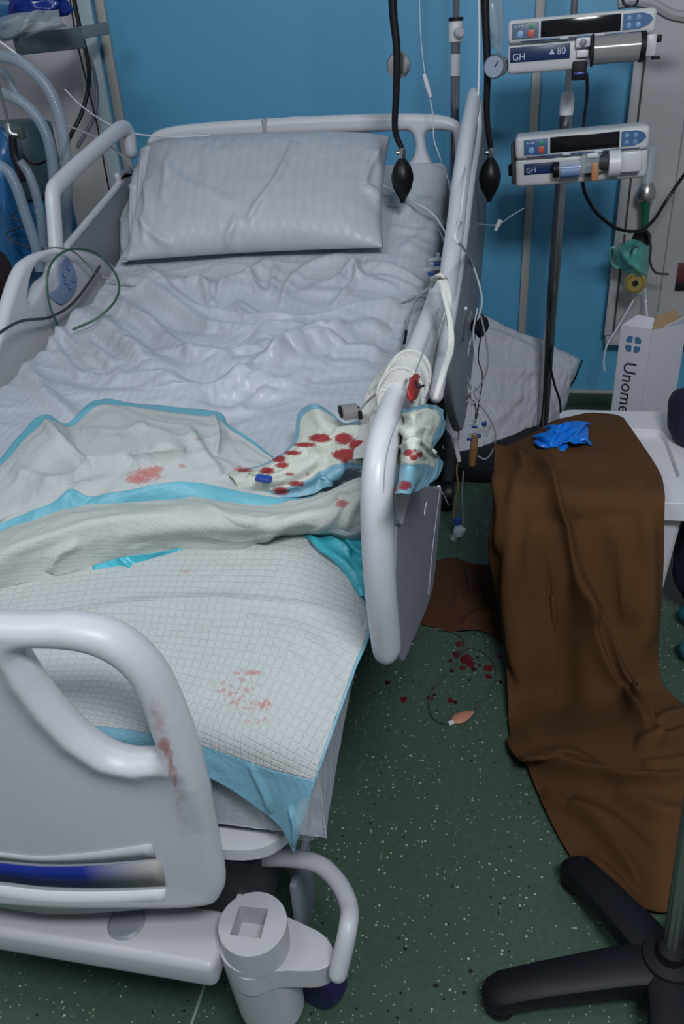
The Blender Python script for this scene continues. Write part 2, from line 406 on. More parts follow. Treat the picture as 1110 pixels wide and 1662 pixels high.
tag(MB().box((0, WY + .05, 1.4), (7, .1, 2.9), bev=0).build('wall_back', wm, smooth=False), 'glossy blue painted wall behind the bed', kind='structure')
gm = mat('green_cove', (.03, .07, .045), .4)
bb = tag(MB().box((0, WY - .006, .027), (7, .012, .054), bev=.003).build('baseboard_back', gm), 'dark green cove skirting with pale top line', kind='structure')
MB().box((0, WY - .007, .06), (7, .016, .012), bev=.002).build('top_line', beige, bb)
def strip(px, name, w_, lab, x=None):
    p = at(px[0], px[1], y=WY); return tag(MB().box((p[0], WY - .008, 1.45), (w_, .018, 2.78), bev=.004).build(name, beige), lab, kind='structure')
strip((866, 200), 'trim_1', .03, 'beige vertical trunking strip behind the infusion pumps')
strip((173, 60), 'trim_2', .036, 'beige vertical trunking strip left of the bed head')
# ------------------------------------------------------------------ bed
BX = -.64
bed = empty('hospital_bed', (BX, 1.55, 0), 'white and grey electric hospital bed with raised side rails and blue striped footboard', 'hospital bed')
def mirror(l): return [(2 * BX - x, z) for x, z in l]
def pxz(l, y): return [(lambda p: (p[0], p[2]))(at(a, b_, y=y)) for a, b_ in l]
# footboard
FY = .60
right = pxz([(60, 1449), (200, 1465), (325, 1483), (350, 1474), (356, 1445), (346, 1390), (330, 1310), (307, 1230), (284, 1165), (256, 1105), (218, 1057), (172, 1023), (112, 1002), (50, 996)], FY - .02)
zb = right[0][1]; zt = right[-1][1] + .003
outer = right + [(BX, zt)] + mirror(right)[::-1] + [(BX, zb - .003)]
hole = pxz([(34, 1060), (95, 1062), (148, 1080), (188, 1114), (212, 1158), (228, 1204), (240, 1246), (208, 1250), (170, 1236), (128, 1202), (90, 1158), (55, 1108)], FY - .036)
holes = [hole, mirror(hole)[::-1]]
oc = np.array(outer + outer[:1]); hc = [np.array(h + h[:1]) for h in holes]
def fpost(c):
    Q = c[:, :2]; do = seg_dist(Q, oc)[0]; dh = np.minimum(seg_dist(Q, hc[0])[0], seg_dist(Q, hc[1])[0])
    up = np.clip((Q[:, 1] - .50) / .08, 0, 1)
    rim = np.exp(-(do / .035) ** 2) * (.25 + .75 * up) + np.exp(-((dh - .010) / .022) ** 2)
    k = .62 + .62 * np.clip(rim, 0, 1)
    # recessed swoosh band on the lower panel
    x = (Q[:, 0] - BX) / .26; band = np.exp(-((Q[:, 1] - (.405 + .0 * x)) / .028) ** 4) * (np.abs(x) < .93)
    front = c[:, 2] > 0
    c = c.copy(); c[:, 2] *= k
    c[:, 2] += .035 * (1 - ((c[:, 0] - BX) / .3) ** 2)
    return c
fbo = plate(outer, holes, .036, .014, fr_xz(FY), 'footboard', stain_mat(plastic_worn, 'stained_bed_plastic', (.34, .12, .10)), bed, remesh=.0035, post=fpost, roundr=.017)
add_stain(fbo, [(250, 1150, 9, 24, .42), (258, 1180, 10, 24, .45), (266, 1208, 10, 12, .8), (270, 1215, 6, 14, .9), (277, 1240, 4, 24, .85), (284, 1265, 4, 22, .7), (292, 1300, 10, 40, .38), (300, 1330, 8, 30, .32), (262, 1185, 14, 50, .3)])
def bow(x): return .035 * (1 - ((x - BX) / .3) ** 2)
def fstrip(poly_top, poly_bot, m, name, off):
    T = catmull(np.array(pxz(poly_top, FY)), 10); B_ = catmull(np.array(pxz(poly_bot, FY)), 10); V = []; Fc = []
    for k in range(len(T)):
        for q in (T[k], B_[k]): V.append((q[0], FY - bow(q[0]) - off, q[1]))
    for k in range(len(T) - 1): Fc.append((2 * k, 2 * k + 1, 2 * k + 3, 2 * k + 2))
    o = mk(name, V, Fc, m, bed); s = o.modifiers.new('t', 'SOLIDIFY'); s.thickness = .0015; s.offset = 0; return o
bluem = mat('footboard_blue_stripe', (.012, .035, .25), .3); N, L, b = nodes(bluem)
tc = N.new('ShaderNodeTexCoord'); sx = N.new('ShaderNodeSeparateXYZ'); L.new(tc.outputs['Object'], sx.inputs[0])
xl = at(215, 1400, y=FY)[0]; xr = at(262, 1400, y=FY)[0]
fb_ = N.new('ShaderNodeMapRange'); fb_.inputs[1].default_value = xl - .045; fb_.inputs[2].default_value = xr; L.new(sx.outputs[0], fb_.inputs[0])
L.new(mix_(N, L, fb_.outputs[0], (.008, .022, .22), (.36, .35, .33)), b.inputs['Base Color'])
fstrip([(-220, 1330), (0, 1348), (110, 1361), (272, 1371)], [(-220, 1365), (0, 1376), (110, 1391), (280, 1411)], bluem, 'blue_stripe', .0122)
fstrip([(-220, 1371), (0, 1384), (110, 1399), (280, 1417)], [(-220, 1405), (0, 1418), (110, 1434), (278, 1443)], mat('bright_ridge', (.66, .67, .70), .4), 'lower_ridge', .0122)
fstrip([(-220, 1318), (0, 1331), (100, 1343), (258, 1343)], [(-220, 1325), (0, 1342), (110, 1355), (265, 1366)], mat('groove_shade_grey', (.46, .47, .50), .45), 'groove_shade_strip', .0122)  # thin strip with the shade of a panel groove put into its grey
# blood smear on the board edge: a mark with thickness
def smear(cpts, wd, m, name, parent, y=None):
    P = np.array(cpts); V = []; Fc = []
    Q = catmull(P, 8); W = np.interp(np.linspace(0, 1, len(Q)), np.linspace(0, 1, len(wd)), wd)
    for k, q in enumerate(Q):
        j = 1 + .5 * math.sin(k * 2.1) * math.sin(k * .7)
        V += [q + np.array([-W[k] * j, 0, 0]), q + np.array([W[k] * (2 - j), 0, 0])]
    for k in range(len(Q) - 1): Fc.append((2 * k, 2 * k + 1, 2 * k + 3, 2 * k + 2))
    o = mk(name, V, Fc, m, parent); s = o.modifiers.new('t', 'SOLIDIFY'); s.thickness = .001; return o
smm = mat('brown_red_smear', (.30, .16, .14), .6); smr = mat('red_smear', (.22, .03, .025), .5)
def fsurf(px, py, off=.0255): p = at(px, py, y=FY); return at(px, py, y=FY - bow(p[0]) - off)
def fsmear(l, wd, m, nm):
    return smear([fsurf(*q) for q in l], wd, m, nm, bed)
# socket, arm, wheel, beams
MB().box((BX, .60, .245), (.60, .085, .05), bev=.012, seg=3).build('cross_beam', metal_paint, bed)
MB().lathe([(.001, 0), (.024, 0), (.026, .004), (.022, .007), (.001, .007)], tuple(at(206, 1500, z=.268)), n=32).build('end_cap', plastic_grey, bed)
sc = at(410, 1498, z=.30)
circ = [(math.cos(a) * .046, math.sin(a) * .046) for a in np.linspace(0, 2 * math.pi, 48, endpoint=False)]
sq = [tuple(at(a, b_, z=.30)[:2] - sc[:2]) for a, b_ in ((388, 1470), (435, 1475), (423, 1523), (373, 1517))]
plate(circ, [sq], .05, .006, lambda c: np.column_stack([c[:, 0] + sc[0], c[:, 1] + sc[1], c[:, 2] + .275]), 'pole_socket', metal_paint, bed, sm=1)
MB().lathe([(.03, 0), (.036, .004), (.042, .08), (.0455, .135), (.046, .16), (.040, .165), (.040, .16)], (sc[0] - .004, sc[1], .102)).build('corner_housing', metal_paint, bed)
sk = [tuple(at(a, b_, z=.19)[:2]) for a, b_ in ((385, 1530), (455, 1533), (482, 1555), (484, 1582), (462, 1612), (405, 1615), (378, 1585))]
plate(sk, [], .10, .014, lambda c: np.column_stack([c[:, 0], c[:, 1], c[:, 2] + .155]), 'housing_skirt', metal_paint, bed)
arm = [tuple(at(a, b_, z=.25)[:2]) for a, b_ in ((385, 1450), (440, 1475), (490, 1498), (524, 1516), (541, 1540), (538, 1562), (512, 1575), (450, 1576), (400, 1590), (370, 1555))]
plate(arm, [], .040, .012, lambda c: np.column_stack([c[:, 0], c[:, 1], c[:, 2] + .230]), 'caster_arm', metal_paint, bed)
wc_ = at(514, 1626, z=0.)[:2] + np.array([0, .012]); wheel_m = MB().lathe([(.02, -.024), (.043, -.022), (.049, -.013), (.050, 0), (.049, .013), (.043, .022), (.02, .024)], (*wc_, .05), axis=(.35, 1, 0))
wheel_m.build('caster_wheel', navy, bed); MB().lathe([(.014, 0), (.014, .12)], (wc_[0] - .02, wc_[1] - .045, .095)).build('caster_stem', dark_gap, bed)
hoop = [at(a, b_, z=.30) for a, b_ in ((300, 1390), (400, 1392), (470, 1393), (515, 1402), (547, 1430), (566, 1470), (564, 1510), (545, 1542))]
hoop[-1][2] = .25; MB().tube(hoop, .0128, n=16, cap='round').build('bumper_bar', metal_paint, bed)
MB().box((-.62, 1.45, .30), (.5, 1.5, .14), bev=.01).build('chassis', dark_gap, bed)
for q_ in (-.36, -.9): MB().box((q_, 1.35, .27), (.015, 1.3, .1)).build('side_beam', dark_gap, bed)
MB().box(at(492, 1450, y=.78), (.012, .09, .16)).build('frame_bracket', plastic_grey, bed)
MB().box((-.42, .74, .25), (.22, .12, .14), bev=.01).build('motor_box', dark_gap, bed)
# mattress platform following the sections
def slab(y0, y1, x0, x1, top, thick, nx=2, ny=60):
    ys = np.linspace(y0, y1, ny); V = []; Fc = []
    for y in ys:
        z = S(y) + top; V += [(x0, y, z), (x1, y, z), (x1, y, z - thick), (x0, y, z - thick)]
    for i in range(ny - 1):
        for j in range(4): Fc.append((4 * i + j, 4 * i + (j + 1) % 4, 4 * (i + 1) + (j + 1) % 4, 4 * (i + 1) + j))
    Fc += [(0, 1, 2, 3)[::-1], tuple(4 * (ny - 1) + k for k in range(4))]; return V, Fc
V, Fc = slab(.66, 2.46, -1.06, -.21, -.135, .03)
o = mk('platform', V, Fc, metal_paint, bed, smooth=False)
lip = [tuple(at(a, b_, z=.43)[:2]) for a, b_ in ((345, 1372), (380, 1384), (432, 1378), (470, 1352), (480, 1330), (430, 1300), (345, 1310))]
plate(lip, [], .02, .006, lambda c: np.column_stack([c[:, 0], c[:, 1], c[:, 2] + .425]), 'platform_lip', plastic, bed)
ret = [(p[1], p[2]) for p in [at(a, b_, x=-.17) for a, b_ in ((503, 1300), (518, 1300), (523, 1332), (514, 1356), (500, 1366), (496, 1340))]]
plate(ret, [], .012, .004, fr_yz(-.175), 'mattress_retainer', mat('clear_retainer', (.4, .45, .48), .3, alpha=.16), bed)
# headboard
HY = 2.54
hr = pxz([(730, 424), (748, 423), (752, 405), (756, 300), (754, 225), (748, 203), (733, 191), (700, 185), (640, 184), (560, 186), (470, 190)], HY)
outer = hr + [(BX, hr[-1][1] + .001)] + mirror(hr)[::-1]
h1 = pxz([(694, 214), (728, 213), (737, 222), (738, 250), (738, 290), (716, 290), (702, 266), (692, 238)], HY)
h2 = pxz([(640, 213), (665, 214), (674, 232), (671, 255), (660, 266), (630, 268), (560, 268), (480, 268)], HY)
h2 = h2 + [(BX, h2[-1][1])] + mirror(h2)[::-1] + [(BX, h2[0][1])]
plate(outer, [h1, mirror(h1)[::-1], h2], .04, .015, fr_xz(HY), 'headboard', plastic, bed, remesh=.004, roundr=.019)
tp = at(430, 205, y=HY - .012)
MB().box((tp[0], HY, tp[2] - .004), (.017, .046, .050), bev=.012, seg=4).build('tape_label', mat('aged_tape', (.33, .33, .34), .6), bed)
# right side rails
def rail(name, pl, x, r, rb, m=plastic, ends='round', par=bed, sm=8):
    P = [at(a, b_, x=x) for a, b_ in pl]; return MB().tube(P, r, n=20, sm=sm, rb=rb, plane=(1, 0, 0), cap=ends).build(name, m, par)
RX = -.13
fr = rail('side_rail', [(627, 1046), (618, 960), (613, 870), (613, 790), (622, 720), (645, 655), (672, 590), (700, 515), (712, 476)], RX, .025, .72)
fr.data.materials.clear(); fr.data.materials.append(stain_mat(plastic, 'stained_rail_plastic', (.28, .09, .07), 120))
add_stain(fr, [(624, 842, 3.5, 7, .9), (626, 848, 3, 4, .9), (618, 869, 3, 4, .8), (621, 873, 4, 3, .8), (612, 905, 3, 6, .3)])
# seam of the two rail halves
P = [at(a, b_, x=RX + .0185) for a, b_ in ((622, 800), (628, 735), (650, 668), (676, 600), (700, 535), (712, 500))]
MB().tube(P, .0007, n=6).build('seam', plastic_grey, fr)
def yzpl(pl, x): return [(p[1], p[2]) for p in [at(a, b_, x=x) for a, b_ in pl]]
plate(yzpl([(636, 1072), (655, 1040), (690, 958), (700, 870), (706, 800), (700, 790), (650, 790), (630, 810), (625, 900), (624, 1000)], RX + .002), [], .022, .006, fr_yz(RX + .004), 'side_panel', plastic_grey, bed)
MB().tube([at(a, b_, x=RX + .012) for a, b_ in ((692, 965), (700, 880), (712, 790))], .004, n=8).build('panel_edge', plastic, bed)
plate(yzpl([(668, 660), (690, 560), (706, 520), (702, 600), (688, 650), (672, 668)], RX + .004), [], .016, .005, fr_yz(RX + .002), 'rail_strut', plastic, bed)
plate(yzpl([(640, 792), (664, 790), (656, 825), (648, 852), (640, 830)], RX + .016), [], .006, .002, fr_yz(RX + .016), 'rail_latch', plastic, bed)
HX = -.118
plate(yzpl([(722, 470), (742, 330), (760, 210), (783, 180), (785, 300), (768, 500), (745, 680), (728, 680), (716, 590)], HX - .006), [], .02, .006, fr_yz(HX + .002), 'head_rail_panel', plastic_grey, bed)
rail('head_rail', [(716, 560), (722, 500), (731, 430), (740, 360), (748, 290), (758, 220), (769, 160)], HX, .026, .72)
rail('head_rail_bar', [(708, 640), (722, 560), (738, 470), (752, 380), (762, 300), (774, 225), (777, 170)], HX + .012, .014, .8)
# left side rails
LX = -1.15
rail('head_rail', [(92, 420), (89, 370), (86, 315), (97, 297), (130, 265), (170, 230), (196, 209), (208, 214), (213, 245)], LX, .022, .8)
rail('head_rail_bar', [(108, 400), (140, 362), (180, 315), (192, 298), (190, 286)], LX, .0105, .8)
plate(yzpl([(112, 402), (192, 305), (194, 285), (222, 270), (240, 330), (228, 440), (190, 480), (120, 440)], LX - .005), [], .018, .005, fr_yz(LX - .006), 'head_rail_panel', plastic_grey, bed)
lp = plate(yzpl([(-30, 690), (-25, 600), (2, 500), (20, 445), (38, 420), (72, 406), (110, 404), (150, 413), (182, 432), (196, 450), (160, 520), (110, 580), (60, 640), (20, 700)], LX), [yzpl([(60, 425), (78, 428), (74, 444), (58, 458), (46, 480), (38, 486), (42, 455), (50, 435)], LX)], .035, .014, fr_yz(LX), 'control_side_rail', plastic, bed, remesh=.0035, roundr=.016)
pad = plate(yzpl([(107, 416), (119, 432), (125, 452), (122, 472), (112, 486), (100, 494), (88, 488), (82, 477), (96, 465), (97, 440)], LX + .022), [], .004, .0015, fr_yz(LX + .0205), 'control_panel', mat('control_pad', (.2, .27, .42), .4), lp)
for a, b_ in ((111, 435), (104, 447), (119, 455), (113, 466), (107, 458)):
    p = at(a, b_, x=LX + .024); MB().lathe([(.0065, 0), (.0065, .002), (.004, .0025)], p, axis=(1, 0, 0), n=14).build('control_button', keyblue, lp)
    MB().lathe([(.0042, 0), (.0042, .003), (.003, .0035)], p, axis=(1, 0, 0), n=14).build('control_button_face', mat('button_face', (.25, .34, .5), .4), lp)
P = MB().lathe([(.02, -.02), (.05, -.018), (.055, 0), (.05, .018), (.02, .02)], (-.17, 2.27, .056), axis=(1, 0, 0)).build('caster_wheel', black_rub, bed)
MB().tube([(-.17, 2.27, .08), (-.17, 2.3, .22), (-.25, 2.3, .3)], .018, n=10).build('caster_fork', dark_gap, bed)
# ------------------------------------------------------------------ mattress
V, Fc = slab(.655, 2.47, -1.07, -.205, -.012, .12)
o = mk('mattress', V, Fc, mat('mattress_cover', (.35, .38, .45), .6), smooth=False)
bv = o.modifiers.new('b', 'BEVEL'); bv.width = .02; bv.segments = 3
tag(o, 'hospital mattress lying on the bed platform under the white sheet', 'mattress')
# ------------------------------------------------------------------ sheet
def wrap(a, half, r):
    s_ = np.sign(a); a = np.abs(a); q = r * math.pi / 2; x = np.where(a < half - r, a, 0.); d = np.zeros_like(a)
    t = np.clip((a - (half - r)) / q, 0, 1) * math.pi / 2; k = a >= half - r
    x = np.where(k, half - r + r * np.sin(t), x); d = np.where(k, r * (1 - np.cos(t)), 0) + np.clip(a - (half - r) - q, 0, None)
    return s_ * x, d
ns, nt_ = 330, 620
s_ = np.linspace(-.58, .58, ns); t_ = np.linspace(.46, 2.52, nt_)
SS, TT = np.meshgrid(s_, t_)
X, dx = wrap(SS, .445, .03)
yb = 1.5; tt, dy = wrap(TT - yb, yb - .64, .03); tt = np.where(TT > yb, TT - yb, tt); dy = np.where(TT > yb, 0, dy); Y = yb + tt
D = np.minimum(dx + dy, .155)
G = np.stack([BX + .0 + X, Y, S(Y) + .002 - D], axis=2)
Pf = np.stack([SS, TT, 0 * SS], axis=2).reshape(-1, 3)
# broad slack and fine creases, stronger in the middle of the bed
amp = (np.interp(TT, [.5, .9, 1.1, 2.0, 2.2, 2.5], [.15, .3, 1, 1, .35, .3])).reshape(-1)
wob = fbm(Pf, 2.2, 3, 2) * .18
Pw = Pf + np.stack([wob, -wob, 0 * wob], axis=1)
h = (.010 * fbm(Pf, 3.5, 1, 2) + .0030 * np.clip(ridged(Pw, (4, 9, 1), 2), 0, 1) ** 2 * 1.4 + .0010 * ridged(Pw, (17, 34, 1), 5)) * amp
G[..., 2] += h.reshape(nt_, ns) * np.exp(-(D / .04))
bul = h.reshape(nt_, ns); G[..., 0] += np.sign(SS) * bul * (dx > .02); G[..., 1] -= bul * (dy > .02)
FO = [
 ([(185, 455), (240, 470), (300, 515), (350, 545), (420, 560), (500, 548)], 11, .018, 'r'),
 ([(180, 480), (230, 520), (280, 570), (350, 600), (400, 595), (450, 575)], 10, .015, 'r'),
 ([(60, 500), (130, 520), (190, 560), (240, 600), (300, 630)], 16, .02, 'r'),
 ([(110, 555), (180, 600), (230, 625), (330, 650)], 11, .015, 'r'),
 ([(40, 600), (80, 650), (130, 690)], 12, .015, 'r'),
 ([(20, 600), (60, 560), (110, 540)], 18, .02, 'r'),
 ([(350, 655), (430, 620), (500, 592), (570, 578), (620, 575)], 7, .017, 'r'),
 ([(380, 668), (450, 640), (520, 605), (600, 590)], 6, .012, 'r'),
 ([(330, 620), (420, 640), (470, 600), (540, 570), (610, 560)], 9, .011, 'r'),
 ([(300, 595), (330, 602), (380, 606)], 6, .009, 'r'),
 ([(420, 560), (520, 545), (600, 520), (650, 500)], 12, .010, 'r'),
 ([(230, 430), (310, 500), (370, 520), (410, 530), (455, 535), (520, 528), (570, 512), (620, 505), (690, 485)], 15, .024, 'S'),
 ([(375, 495), (400, 515), (440, 530), (480, 532)], 6, .012, 'r'),
 ([(385, 490), (420, 512), (460, 526)], 3, .008, 'r'),
 ([(300, 465), (330, 460), (340, 490), (350, 505)], 6, .012, 'r'),
 ([(350, 500), (368, 462), (400, 450), (440, 420)], 6, .012, 'r'),
 ([(400, 440), (420, 475), (440, 478), (448, 430)], 6, .012, 'r'),
 ([(455, 500), (470, 460), (510, 430), (560, 415)], 6, .010, 'r'),
 ([(500, 470), (545, 460), (575, 430), (590, 455), (650, 470)], 6, .014, 'r'),
 ([(572, 428), (578, 455), (560, 480), (538, 500)], 5, .012, 'r'),
 ([(590, 430), (640, 440), (690, 465)], 5, .013, 'r'),
 ([(600, 450), (640, 456), (680, 475)], 4, .008, 'r'),
 ([(480, 475), (520, 478), (560, 474)], 5, .008, 'r'),
 ([(230, 450), (290, 460), (370, 470), (420, 450)], 9, .01, 'r'),
 ([(640, 330), (690, 360), (720, 400)], 8, .006, 'r'),
 ([(640, 420), (690, 380), (730, 360)], 7, .006, 'r'),
 ([(630, 350), (690, 330), (725, 310)], 8, .006, 'r'),
 ([(400, 1290), (430, 1310), (450, 1350)], 10, .006, 'r'),
]
def family(A_, B_, k, w_, h_):
    A_, B_ = catmull(np.array(A_, float), 6), catmull(np.array(B_, float), 6); n_ = min(len(A_), len(B_)); out = []
    A_ = np.array([A_[int(i)] for i in np.linspace(0, len(A_) - 1, n_)]); B_ = np.array([B_[int(i)] for i in np.linspace(0, len(B_) - 1, n_)])
    for i in range(k):
        t = (i + .35 * rng.randn()) / (k - 1); c0 = int(rng.uniform(0, n_ * .35)); c1 = int(rng.uniform(n_ * .65, n_)); P = (A_ * (1 - t) + B_ * t)[c0:c1]
        P = P + np.cumsum(rng.randn(*P.shape) * .8, axis=0); out.append((P[::3].tolist() + [P[-1].tolist()], w_ * rng.uniform(.6, 1.3), h_ * rng.uniform(.5, 1.2), 'r'))
    return out
FO += family([(170, 445), (300, 525), (400, 556), (520, 545), (690, 495)], [(10, 620), (120, 650), (240, 665), (350, 672), (480, 676)], 16, 8, .009)
FO += family([(380, 590), (470, 568), (560, 545), (670, 515)], [(300, 665), (430, 632), (540, 590), (650, 575)], 12, 7, .009)
FO += family([(60, 520), (120, 600), (170, 650)], [(180, 440), (250, 540), (340, 620)], 7, 10, .008)
FO += family([(640, 300), (680, 330), (725, 345)], [(620, 430), (670, 420), (715, 440)], 7, 6, .004)
G = fold(G, [(a_, b_ * 1.1, c_ * 1.35, d_) for a_, b_, c_, d_ in FO]); G = soften(G, 3)
sheetm = cloth_mat('satin_stripe_sheet', (.46, .485, .54), stripes=330, rough=.6, wrinkle=.35)
sheet = grid_obj('bed_sheet', G, sheetm, thick=.0015, uv=np.stack([SS, TT], axis=2))
tag(sheet, 'crumpled white satin-striped sheet spread over the mattress', 'bed sheet')
# ------------------------------------------------------------------ pillow
def cushion(name, C, T, m, n=(90, 60), folds=(), label=None, cat=None, pw=3.2, wr=.004, seed=0, flat_back=.35, uvs=1):
    """C = corners (bottom left, bottom right, top right, top left) seen from the camera"""
    C = [np.array(c, float) for c in C]; nrm = np.cross(C[1] - C[0], C[3] - C[0]); nrm /= np.linalg.norm(nrm)
    if nrm.dot(CO - C[0]) < 0: nrm = -nrm
    u = np.linspace(0, 1, n[0]); v = np.linspace(0, 1, n[1]); U_, V_ = np.meshgrid(u, v)
    a, b_ = 2 * U_ - 1, 2 * V_ - 1
    # pinch the sides inward between corners
    pu = a * (1 - .035 * (1 - b_ ** 2)) ; pv = b_ * (1 - .05 * (1 - a ** 2)); uu, vv = (pu + 1) / 2, (pv + 1) / 2
    B = ((1 - uu) * (1 - vv))[..., None] * C[0] + (uu * (1 - vv))[..., None] * C[1] + (uu * vv)[..., None] * C[2] + ((1 - uu) * vv)[..., None] * C[3]
    th = (np.clip(1 - np.abs(a) ** pw, 0, 1) * np.clip(1 - np.abs(b_) ** pw, 0, 1)) ** .5
    fr_ = B + nrm * (T * th)[..., None]; bk = B - nrm * (T * flat_back * th)[..., None]
    Pq = np.stack([U_ * 3, V_ * 2, 0 * U_ + seed], axis=2).reshape(-1, 3)
    hh = (wr * fbm(Pq, 1.6, seed, 3) + wr * .5 * ridged(Pq, (4, 2.5, 1), seed)).reshape(n[1], n[0]) * np.clip(th * 2, 0, 1)
    fr_ = fr_ + nrm * hh[..., None]
    if folds:
        f2 = fold(fr_, folds); k = np.clip(th * 2, 0, 1)[..., None]; fr_ = fr_ * (1 - k) + f2 * k
    n0, n1 = n[1], n[0]; I = np.arange(n0 * n1).reshape(n0, n1); J = I.copy() + n0 * n1
    J[0], J[-1], J[:, 0], J[:, -1] = I[0], I[-1], I[:, 0], I[:, -1]
    q = lambda I: np.stack([I[:-1, :-1], I[:-1, 1:], I[1:, 1:], I[1:, :-1]], axis=2).reshape(-1, 4)
    Fa, Fb = q(I), q(J)[:, ::-1]
    f = Fa[len(Fa) // 2 + n1 // 2]; P = fr_.reshape(-1, 3)
    if np.cross(P[f[1]] - P[f[0]], P[f[3]] - P[f[0]]).dot(nrm) < 0: Fa, Fb = Fa[:, ::-1], Fb[:, ::-1]
    V = np.vstack([P, bk.reshape(-1, 3)]); Fc = np.vstack([Fa, Fb]); keep = np.unique(Fc); rm = np.full(len(V), -1); rm[keep] = np.arange(len(keep))
    w_, h_ = np.linalg.norm(C[1] - C[0]), np.linalg.norm(C[3] - C[0]); UV = np.stack([U_ * w_, V_ * h_], axis=2).reshape(-1, 2); UV = np.vstack([UV, UV])
    o = mk(name, V[keep], rm[Fc], m, None, True, uv=UV[keep]); return tag(o, label, cat)
pc = [bedpt(203, 424, .03), bedpt(622, 402, .03), at(634, 222, y=2.47), at(243, 234, y=2.47)]
PF = [([(250, 250), (300, 300), (380, 330)], 10, .006, 'r'), ([(480, 230), (450, 290), (420, 330), (400, 360)], 6, .008, 'r'),
      ([(600, 240), (615, 280), (612, 330)], 8, .010, 'r'), ([(590, 300), (610, 320), (622, 350)], 6, .009, 'r'), ([(620, 230), (600, 270), (590, 300)], 6, .008, 'r'),
      ([(215, 300), (222, 340), (215, 400)], 7, .010, 'r'), ([(235, 290), (240, 330), (232, 400)], 6, .008, 'r'), ([(225, 350), (250, 380), (280, 400)], 7, .007, 'r'),
      ([(280, 240), (270, 290), (265, 330)], 8, .006, 'r'), ([(385, 350), (370, 390), (380, 405)], 7, .007, 'r'), ([(330, 235), (340, 270), (335, 320)], 12, .005, 'r')]
pillm = cloth_mat('pillowcase_satin', (.43, .45, .495), stripes=230, rough=.6, wrinkle=.25)
pil = cushion('pillow', pc, .085, pillm, (170, 110), [(a_, b_, c_ * 1.5, d_) for a_, b_, c_, d_ in PF], 'plump white satin-striped pillow propped against the headboard', 'pillow', wr=.0035)
y = 'y'
fl_ = [[(250, 236, y, 2.44), (238, 236, y, 2.44), (229, 240, y, 2.45)], [(240, 270, y, 2.38), (228, 272, y, 2.38), (220, 280, y, 2.40)], [(232, 310, y, 2.33), (217, 315, y, 2.33), (209, 322, y, 2.35)],
       [(224, 360, y, 2.27), (206, 362, y, 2.27), (197, 365, y, 2.30)], [(220, 400, y, 2.22), (203, 405, y, 2.22), (194, 408, y, 2.25)], [(216, 420, .03), (204, 424, .03), (196, 424, .03)]]
G = fold(net(fl_, 14, 14), [([(222, 270), (215, 320), (212, 400)], 3, .010, 'r'), ([(232, 250), (226, 320), (218, 410)], 3, .010, 'r'), ([(208, 300), (200, 360), (200, 420)], 2.5, .008, 'r'), ([(225, 300), (205, 310)], 2.5, .006, 'r'), ([(215, 350), (198, 360)], 2.5, .006, 'r')])
grid_obj('pillowcase_flap', G, pillm, pil, thick=.002)
# ------------------------------------------------------------------ underpads
padw = (.45, .48, .475); padb = (.17, .36, .46)
def pad_mats(tagn, stain, sc_=70, quilt=150, qb=.3, pb=None, pw_=None):
    return (cloth_mat('underpad_quilt_' + tagn, pw_ or padw, stain=stain, quilt=quilt, qb=qb, rough=.85, wrinkle=.3, stain_scale=sc_),
            cloth_mat('underpad_film_' + tagn, pb or padb, stain=tuple(c * .8 for c in stain), rough=.4, wrinkle=.5, stain_scale=sc_))
def pad(rows, nu, nv, edge, label, mats, folds=(), stains=(), thick=.004, rug=.003, group=None, post=None, quiltname='quilted_pad'):
    """edge = border widths (first row, last row, first col, last col) in metres"""
    G = net(rows, nu, nv); uv = grid_uv(G)
    if rug:
        P3 = np.concatenate([uv, 0 * uv[..., :1]], axis=2).reshape(-1, 3); N = grid_normals(G); N *= np.sign(((CO - G) * N).sum(axis=2))[..., None]
        h = (rug * fbm(P3, 9, 4, 3) + rug * .7 * np.clip(ridged(P3, (13, 20, 1), 3), 0, 1)).reshape(G.shape[:2]); G = G + N * h[..., None]
    if folds: G = fold(G, folds)
    if post: G = post(G)
    A = stain_attr(G, stains)
    c = (uv[:-1, :-1] + uv[1:, 1:]) / 2; um, vm = uv[..., 0].max(), uv[..., 1].max()
    brd = (c[..., 1] < edge[0]) | (c[..., 1] > vm - edge[1]) | (c[..., 0] < edge[2]) | (c[..., 0] > um - edge[3])
    mid = G.mean(axis=(0, 1)); root = empty('underpad', (mid[0], mid[1], S(mid[1])), label, 'underpad', group)
    grid_obj(quiltname, G, mats[0], root, thick=thick, uv=uv, mask=~brd, attr=A)
    if brd.any(): grid_obj('film_border', G, mats[1], root, thick=.0012, uv=uv, mask=brd, attr=A)
    return root, G
